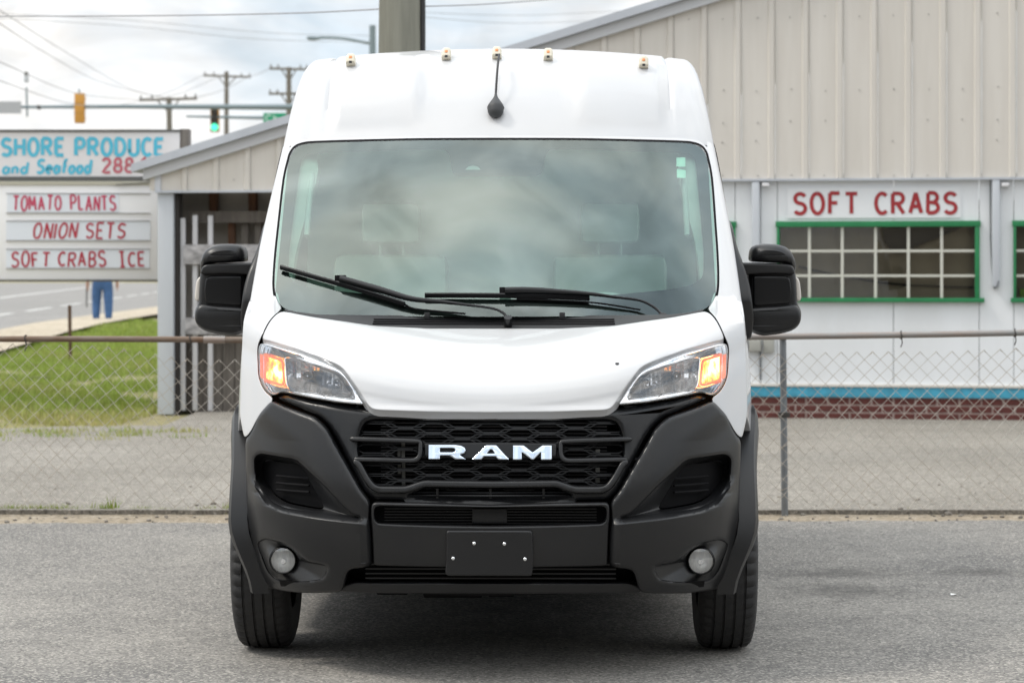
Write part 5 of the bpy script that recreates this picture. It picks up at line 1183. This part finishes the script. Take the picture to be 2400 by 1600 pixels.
while len(pts) < 42000 and tries < 400000:
    tries += 1
    y = 23.2 + (random.random() ** 1.5) * 36.0; x = random.uniform(-0.235 * y - 1.2, -0.128 * y)
    if x > road_r(y) + 1.4 and y > lawn_edge(x) and x < -3.72 + (y - 26.5) * 0.05:
        n_ = fbm(x * 1.4, y * 0.9); dry = max(0, 1 - (y - 23.4) / 5.0) * 0.9 + 0.3 * n_
        if n_ < -0.35 and random.random() < 0.8 and y < 36: continue
        if y < 27.5 and random.random() < 0.5 + 0.45 * max(0, n_): continue
        sc_ = 0.75 + 0.35 * n_ + (y - 23) * 0.012
        pts.append((x, y, ground_z(y) - 0.01, max(sc_, 0.4)))
        g = np.array((0.235, 0.325, 0.05)) * random.uniform(0.65, 1.25); d_ = np.array((0.48, 0.41, 0.18)) * random.uniform(0.7, 1.2)
        f = min(max(dry + random.uniform(-0.25, 0.25), 0), 1); cols.append(g * (1 - f) + d_ * f)
for _ in range(46):                                   # ragged clumps creeping onto the lot
    cx_g, cy_g = random.uniform(-6.0, -2.9), random.gauss(22.9, 0.45)
    if cx_g > -3.4 and cy_g > 23.2: continue
    f0 = random.random() * 0.7
    for _ in range(random.randint(15, 60)):
        pts.append((random.gauss(cx_g, 0.13), random.gauss(cy_g, 0.07), 0.015, random.uniform(0.35, 0.7)))
        cols.append(np.array((0.235, 0.325, 0.05)) * (1 - f0) + np.array((0.48, 0.41, 0.18)) * f0)
blades('grass', pts, GRASSM, 0.05, 0.12, 0.016, 0.7, np.array(cols))
# dandelion-pale seed specks are left to the blades; weeds along the fence foot
pts = []; cols = []
for cxw, wdt, n, k in ((px(60, 0, 15.62).x, 0.22, 260, 0.8), (px(180, 0, 15.64).x, 0.2, 120, 0.5), (px(420, 0, 15.64).x, 0.25, 140, 0.45), (px(125, 0, 15.62).x, 0.13, 110, 0.8), (px(245, 0, 15.62).x, 0.06, 60, 1.0), (px(262, 0, 15.6).x, 0.03, 14, 1.6), (px(325, 0, 15.62).x, 0.06, 60, 0.7), (px(380, 0, 15.62).x, 0.09, 60, 0.6),
                       (px(430, 0, 15.62).x, 0.06, 30, 0.5), (px(485, 0, 15.62).x, 0.05, 55, 0.7), (px(532, 0, 15.62).x, 0.03, 30, 0.9), (px(10, 0, 15.62).x, 0.15, 60, 0.7), (px(2130, 0, 15.7).x, 0.08, 24, 0.5), (px(2200, 0, 15.6).x, 0.10, 30, 0.35)):
    for _ in range(n):
        pts.append((random.gauss(cxw, wdt * 0.6), random.gauss(15.63, 0.03), 0.0, k)); f = random.random() * 0.6
        cols.append(np.array((0.17, 0.26, 0.03)) * (1 - f) + np.array((0.34, 0.28, 0.09)) * f)
blades('weeds', pts, GRASSM, 0.03, 0.075, 0.006, 1.0, np.array(cols))
# loose stones and clods along the fence
bm = bmesh.new()
for _ in range(170):
    x = random.uniform(-3.3, 3.3); y = random.choice((random.gauss(15.28, 0.14), random.uniform(15.0, 17.5))); r = random.uniform(0.004, 0.013) * (2.0 if random.random() < 0.05 else 1)
    if y > 15.52: z = 0.024
    else: z = -0.002
    mt = Matrix.Translation((x, y, z + r * 0.3)) @ Matrix.Rotation(random.uniform(0, 6), 4, 'Z') @ Matrix.Diagonal((1.4, 1.0, 0.75, 1))
    bmesh.ops.create_icosphere(bm, subdivisions=1, radius=r, matrix=mt)
for v in bm.verts: v.co += Vector((random.uniform(-1, 1), random.uniform(-1, 1), random.uniform(-1, 1))) * 0.0015
tag(from_bm('loose_stones', bm, mat('stone_mix', (0.13, 0.115, 0.10), 0.9, var=0.8, scale=2, var2=(0.40, 0.37, 0.32)), None, None), None, None, kind='stuff')
# scrap of white paper on the lot
o = pydata('paper_scrap', [(0, 0, 0.003), (0.03, 0.004, 0.008), (0.034, 0.03, 0.004), (0.004, 0.026, 0.009)], [(0, 1, 2, 3)], mat('paper', (0.8, 0.8, 0.78), 0.8)); o.location = px(2228, 1396, 11.57); o.location.z = 0.001
tag(o, 'tiny white paper scrap lying on the asphalt beside the van', 'litter')
# stake and board in the grass
def g3(x, Y): return Vector(((x - 1200) * Y / FPX, Y, ground_z(Y)))
p = g3(165, 39.0); o = tube('rusty_stake', [(0, 0, -0.05), (-0.012, 0, 0.86)], 0.028, mat('rust_dark', (0.10, 0.055, 0.03), 0.8, var=0.5, scale=9), None, 8, loc=p); tag(o, 'rusty brown stake standing upright in the grass', 'post')
p = g3(20, 34.0); o = box('weathered_plank', (-0.9, -0.1, 0), (0.55, 0.1, 0.035), mat('plank_grey', (0.12, 0.10, 0.075), 0.9, var=0.6, scale=8), None, bev=0.004, loc=p); tag(o, 'dark weathered plank lying flat in the lawn', 'plank')

# ================================================================== POLES, SIGNALS, WIRES
POLEWOOD = mat('weathered_pole_wood', (0.25, 0.25, 0.21), 0.85, var=0.8, scale=2.2, var2=(0.13, 0.13, 0.105), stretch=(5, 5, 0.35), bump=0.3, bscale=20)
FARWOOD = mat('far_pole_wood', (0.17, 0.155, 0.13), 0.85); STEELP = mat('painted_steel_pole', (0.20, 0.25, 0.27), 0.5, 0.3); SIGY = mat('signal_yellow', (0.55, 0.27, 0.045), 0.5)
UP = empty('utility_pole', (-0.854, 19.5, 0), 0, 'stout weathered wooden utility pole rising right behind the van roof', 'pole')
rows = []
for z in np.linspace(-0.3, 10.5, 30): rows.append([((0.188 - 0.005 * z + 0.004 * math.sin(5 * a + z * 2)) * math.cos(a), (0.188 - 0.005 * z) * math.sin(a), z) for a in np.linspace(0, 2 * math.pi, 24, endpoint=False)])
loft('shaft', rows, POLEWOOD, UP, closed=True, smooth=50); tube('conduit', [(0.172, -0.06, 0.2), (0.165, -0.06, 10.0)], 0.022, mat('black_conduit', (0.03, 0.03, 0.032), 0.6), UP, 8)
box('crossarm', (-1.2, -0.28, 9.6), (1.2, -0.19, 9.72), FARWOOD, UP, bev=0.01)
Y1 = 88.0; s1 = FPX / Y1
p = g3(873, Y1); zoff = ground_z(Y1)
MA = empty('traffic_signal_mast', p, 0, 'grey steel traffic-signal mast with long arm, street lamp and yellow signal', 'traffic signal')
def lp(x, y, dy=0.0): q = px(x, y, Y1); return Vector((q.x - p.x, dy, q.z - p.z))
tube('column', [(0, 0, 0), lp(873, 60)], [0.17, 0.11], STEELP, MA, 12)
tube('mast_arm', [lp(873, 252), lp(600, 251), lp(300, 250), lp(80, 251), lp(-90, 252)], [0.13, 0.10, 0.075, 0.055, 0.045], STEELP, MA, 10)
tube('lamp_arm', spline([lp(873, 103), lp(850, 99), lp(815, 92), lp(780, 89), lp(745, 88.5)], 5), [0.05] * 20 + [0.035], STEELP, MA, 8)
solid('lamp_head', [(lp(x, y).x, lp(x, y).z) for x, y in ((717, 89), (722, 86), (735, 86), (752, 88), (752, 92), (735, 95), (722, 94))], -0.12, 0.12, STEELP, MA, r=0.03, smooth=1, step=0.05)
sg_ = empty('signal_head', lp(187, 254)); sg_.parent = MA
box('housing', (-0.17, -0.14, -0.52), (0.17, 0.14, 0.52), SIGY, sg_, bev=0.03); tube('hanger', [(0, 0, 0.5), (-0.03, 0, 0.66)], 0.03, STEELP, sg_, 8)
for q in (-0.34, 0.0, 0.34):
    tube('visor', [(0, 0.12, q), (0, 0.36, q)], 0.15, SIGY, sg_, 12); box('door_seam', (-0.172, -0.145, q - 0.175), (0.172, -0.135, q - 0.165), mat('seam_brown', (0.22, 0.10, 0.03), 0.6), sg_)
box('back_plate', (lp(-60, 0).x, -0.12, lp(0, 267).z), (lp(51, 0).x, -0.09, lp(0, 238.5).z), mat('sign_back_aluminium', (0.42, 0.43, 0.44), 0.5, 0.3), MA)
tube('camera_riser', [lp(64, 274), lp(62, 205)], 0.035, STEELP, MA, 6); box('camera', (lp(57, 0).x, -0.1, lp(0, 194).z), (lp(67, 0).x, 0.1, lp(0, 178).z), mat('camera_white', (0.5, 0.52, 0.54), 0.4), MA, bev=0.02)
tube('camera_cap', [lp(60, 178), lp(63, 169)], 0.07, mat('rim_dark', (0.10, 0.10, 0.095), 0.7), MA, 8); box('arm_clamp', (lp(88, 0).x, -0.09, lp(0, 257).z), (lp(95, 0).x, 0.09, lp(0, 247).z), mat('rim_dark', (0.10, 0.10, 0.095), 0.7), MA)
Y2 = 115.0; p2 = g3(790, Y2)
MC = empty('traffic_signal_mast', p2, 0, 'distant signal mast carrying a lit green light and a green street-name sign', 'traffic signal')
def lq(x, y, dy=0.0): q = px(x, y, Y2); return Vector((q.x - p2.x, dy, q.z - p2.z))
tube('column', [(0, 0, 0), lq(790, 255)], [0.17, 0.13], STEELP, MC, 12); tube('mast_arm', [lq(790, 278), lq(620, 276.5), lq(436, 273)], [0.11, 0.08, 0.05], STEELP, MC, 8)
sh = empty('signal_head', lq(503, 281)); sh.parent = MC
SIGB = mat('signal_black', (0.03, 0.025, 0.02), 0.6)
box('housing', (-0.20, -0.02, -0.55), (0.20, 0.25, 0.55), SIGY, sh, bev=0.04); box('face', (-0.15, -0.04, -0.50), (0.15, -0.018, 0.50), SIGB, sh)
for q, m_ in ((0.34, mat('unlit_red', (0.09, 0.015, 0.01), 0.3)), (0.0, mat('unlit_amber', (0.09, 0.05, 0.01), 0.3)), (-0.34, mat('lit_green', (0.05, 0.6, 0.35), 0.3, emit=(0.08, 0.95, 0.55), estr=1.1))):
    solid('lens', ring_pts((0, 0), 0.17 if q < 0 else 0.14, 20), -0.09, -0.03, m_, sh, r=0.03, smooth=0, step=0.05).location = (0, 0, q)
    if q > -0.1: tube('visor', [(0, -0.05, q + 0.02), (0, -0.25, q)], 0.155, SIGB, sh, 12)
ns = empty('street_name_sign', lq(650, 278)); ns.parent = MC
box('plate', (lq(618, 0).x - lq(650, 0).x, -0.12, -0.24), (lq(690, 0).x - lq(650, 0).x, -0.09, 0.24), mat('street_sign_green', (0.0, 0.30, 0.15), 0.5), ns)
letters('street_name_letter', 'Ch', lq(624, 0).x - lq(650, 0).x, lq(652, 0).x - lq(650, 0).x, -0.13, 0.14, -0.12, 0.06, mat('sign_letter_white', (0.55, 0.72, 0.64), 0.5), ns)
POLES = []
def far_pole(x, top, base_dx, Y, arms, label):
    b = g3(x + base_dx, Y); o = empty('power_pole', b, 0, label, 'pole', 'far power poles'); T = px(x, top, Y) - b
    tube('shaft', [(0, 0, 0), T], [0.16, 0.11], FARWOOD, o, 10)
    for (xa, xb, ya, yb_) in arms:
        A1 = px(xa, ya, Y) - b; B1 = px(xb, yb_, Y) - b; bmx = bmesh.new(); bm_tube(bmx, [A1, B1], 0.055, 4); from_bm('crossarm', bmx, FARWOOD, o)
        for f in (0.03, 0.22, 0.8, 0.97):
            q = A1 * (1 - f) + B1 * f; tube('insulator', [q, q + Vector((0, 0, 0.11)), q + Vector((0, 0, 0.2))], [0.03, 0.05, 0.02], mat('insulator_grey', (0.22, 0.22, 0.22), 0.4), o, 8)
        mid = (A1 + B1) / 2
        for f in (0.3, 0.7): q = A1 * (1 - f) + B1 * f; tube('brace', [q, Vector((T.x * 0.97, 0, mid.z - 0.55))], 0.03, FARWOOD, o, 5)
    return o
far_pole(396, 229, 7, 104.0, [(326, 462, 235, 231)], 'short-looking power pole with one tilted crossarm behind the billboard')
far_pole(531, 168, -1, 130.0, [(477, 588, 177, 181)], 'slim power pole with a single plain crossarm above the shed roof')
far_pole(677, 158, 0, 112.0, [(632, 722, 161, 163), (630, 722, 220, 220)], 'power pole with two crossarms close beside the van roof')
WIREK = mat('haze_pale_wire', (0.32, 0.32, 0.34), 0.7)  # grey paled to put distance haze into the wire colour
def wire(name, P, r, label, grp='overhead wires'):
    W = [px(x, y, Y) for x, y, Y in P]; o = tube(name, spline([tuple(w) for w in W], 8), r, WIREK, None, 5); return tag(o, label, 'wire', grp)
LW = ['steepest thin wire climbing from the tilted power pole across the sky', 'second-steepest thin wire climbing from the tilted power pole', 'thin wire passing behind the yellow signal housing to the tilted pole', 'lowest thin wire dipping to the signal mast arm from the tilted pole']
for i_, P in enumerate(([(-60, -12, 40), (0, 25, 46), (150, 120, 68), (297, 205, 95), (384, 229, 104)], [(-60, 18, 40), (0, 56, 46), (120, 132, 66), (238, 193, 88), (384, 230, 104)], [(-60, 122, 40), (0, 146, 46), (184, 220, 76), (327, 234, 104)], [(-60, 172, 40), (0, 190, 46), (155, 241, 72), (250, 250, 92), (330, 236, 104)])): wire('overhead_wire', P, 0.010, LW[i_])
for i_, P in enumerate(([(330, 233, 104), (400, 214, 116), (478, 175, 130)], [(458, 229, 104), (520, 212, 118), (586, 179, 130)], [(380, 229, 104), (440, 212, 118), (530, 172, 130)])): wire('power_line', P, 0.015, 'thin wire sagging from the ' + ('left end', 'right end', 'middle')[i_] + ' of the tilted crossarm to the slim pole', 'wires between far poles')
wire('power_line', [(587, 179, 130), (610, 172, 122), (634, 159, 112)], 0.015, 'short wire from the slim pole to the double-armed pole', 'wires between far poles')
wire('main_cable', [(-80, 40, 22), (0, 39, 21.5), (387, 37, 20.5), (700, 31, 19.9), (905, 21, 19.45)], 0.0055, 'dark near-level cable ending at the stout wooden pole', None)
wire('service_cable', [(975, 16, 19.4), (1160, 9, 22), (1420, -12, 27)], 0.005, 'dark cable rising from the stout pole over the shop roof', None)
for i_, P in enumerate(([(985, 30, 60), (1250, 36, 70), (1560, 20, 82)], [(985, 40, 60), (1200, 55, 70), (1420, 48, 80)], [(-60, 40, 60), (300, 62, 66), (600, 92, 72), (870, 100, 78)], [(-60, 30, 60), (300, 48, 66), (640, 78, 72), (868, 84, 78)])): wire('distribution_wire', P, 0.007, ('faint thin wire between the stout pole and the gable verge, upper of two', 'faint thin wire between the stout pole and the gable verge, lower of two', 'faint thin wire reaching the street-lamp column, lower of two', 'faint thin wire reaching the street-lamp column, upper of two')[i_], 'faint far wires')

# ================================================================== PERSON (walking away beyond the lawn)
pb = g3(240, 59.0)
def skin_figure(name, nodes, edges, parent):
    me = bpy.data.meshes.new(name); keys = list(nodes); me.from_pydata([nodes[k][0] for k in keys], [(keys.index(a), keys.index(b)) for a, b in edges], [])
    o = bpy.data.objects.new(name, me); COL.objects.link(o); md = o.modifiers.new('skin', 'SKIN'); md.use_smooth_shade = True
    for i, k in enumerate(keys):
        r = nodes[k][1]; r = r if isinstance(r, tuple) else (r, r); me.skin_vertices[0].data[i].radius = r; me.skin_vertices[0].data[i].use_root = (k == 'pelvis')
    sb = o.modifiers.new('sub', 'SUBSURF'); sb.levels = 2
    dg = bpy.context.evaluated_depsgraph_get(); ev = o.evaluated_get(dg); m2 = bpy.data.meshes.new_from_object(ev); bpy.data.objects.remove(o)
    o = bpy.data.objects.new(name, m2); COL.objects.link(o); o.parent = parent; return o
nd = {'pelvis': ((0, 0, 0.96), (0.21, 0.16)), 'waist': ((0, -0.01, 1.12), (0.20, 0.15)), 'chest': ((0, -0.02, 1.36), (0.19, 0.13)), 'neck0': ((0, -0.01, 1.50), 0.07), 'neck1': ((0, 0.01, 1.57), 0.058), 'head0': ((0, 0.02, 1.64), (0.075, 0.085)), 'head1': ((0, 0.025, 1.74), (0.078, 0.09)), 'head2': ((0, 0.015, 1.80), (0.05, 0.06)), 'nose': ((0, 0.115, 1.68), 0.016)}
ed = [('pelvis', 'waist'), ('waist', 'chest'), ('chest', 'neck0'), ('neck0', 'neck1'), ('neck1', 'head0'), ('head0', 'head1'), ('head1', 'head2'), ('head0', 'nose')]
for s_, c_ in (('l', -1), ('r', 1)):
    fwd = 0.10 if s_ == 'l' else -0.06
    nd.update({'hip' + s_: ((c_ * 0.12, 0, 0.86), 0.145), 'knee' + s_: ((c_ * 0.14, fwd * 0.8, 0.50), 0.115), 'ank' + s_: ((c_ * 0.145, fwd * 0.6 - 0.03, 0.10), 0.09), 'heel' + s_: ((c_ * 0.12, fwd * 0.6 - 0.03, 0.05), 0.05), 'toe' + s_: ((c_ * 0.13, fwd * 0.6 + 0.17, 0.04), 0.042),
               'sho' + s_: ((c_ * 0.20, -0.02, 1.43), 0.075), 'elb' + s_: ((c_ * 0.32, -0.05, 1.14), 0.055), 'wri' + s_: ((c_ * 0.34, 0.03, 0.90), 0.036), 'palm' + s_: ((c_ * 0.34, 0.045, 0.82), (0.022, 0.042))})
    ed += [('pelvis', 'hip' + s_), ('hip' + s_, 'knee' + s_), ('knee' + s_, 'ank' + s_), ('ank' + s_, 'heel' + s_), ('heel' + s_, 'toe' + s_), ('chest', 'sho' + s_), ('sho' + s_, 'elb' + s_), ('elb' + s_, 'wri' + s_), ('wri' + s_, 'palm' + s_)]
    for k in range(4):
        nd['f%d%s' % (k, s_)] = ((c_ * 0.34, 0.015 + 0.02 * k, 0.765 - 0.006 * (k in (1, 2))), 0.009); nd['g%d%s' % (k, s_)] = ((c_ * 0.33, 0.02 + 0.02 * k, 0.735 - 0.01 * (k in (1, 2))), 0.008)
        ed += [('palm' + s_, 'f%d%s' % (k, s_)), ('f%d%s' % (k, s_), 'g%d%s' % (k, s_))]
    nd['t' + s_] = ((c_ * 0.32, 0.095, 0.80), 0.010); ed.append(('palm' + s_, 't' + s_))
PE = empty('person', pb, rad(8), 'person in blue jeans walking away on the path beyond the letter board', 'person')
body = skin_figure('body', nd, ed, PE)
for m_ in (mat('blue_jeans', (0.055, 0.13, 0.29), 0.85, var=0.4, scale=7), mat('navy_shirt', (0.05, 0.09, 0.18), 0.85), mat('skin', (0.45, 0.26, 0.18), 0.6), mat('hair', (0.06, 0.04, 0.03), 0.8), mat('shoe', (0.03, 0.03, 0.03), 0.6)): body.data.materials.append(m_)
for f in body.data.polygons:
    c = f.center; f.use_smooth = True
    f.material_index = 4 if c.z < 0.09 else 3 if (c.z > 1.70 and c.y < 0.06) or c.z > 1.76 else 2 if c.z > 1.53 or (abs(c.x) > 0.27 and c.z < 1.10) else 1 if c.z > 1.0 else 0
o = tube('walking_stick', [(0.0, 0.0, 0.0), (0.0, 0.0, 0.55)], 0.018, mat('rim_dark', (0.10, 0.10, 0.095), 0.7), None, 8, loc=(pb.x - 0.37, pb.y + 0.03, pb.z + 0.36)); tag(o, 'short dark stick held upright in the hand of the walking person', 'stick')
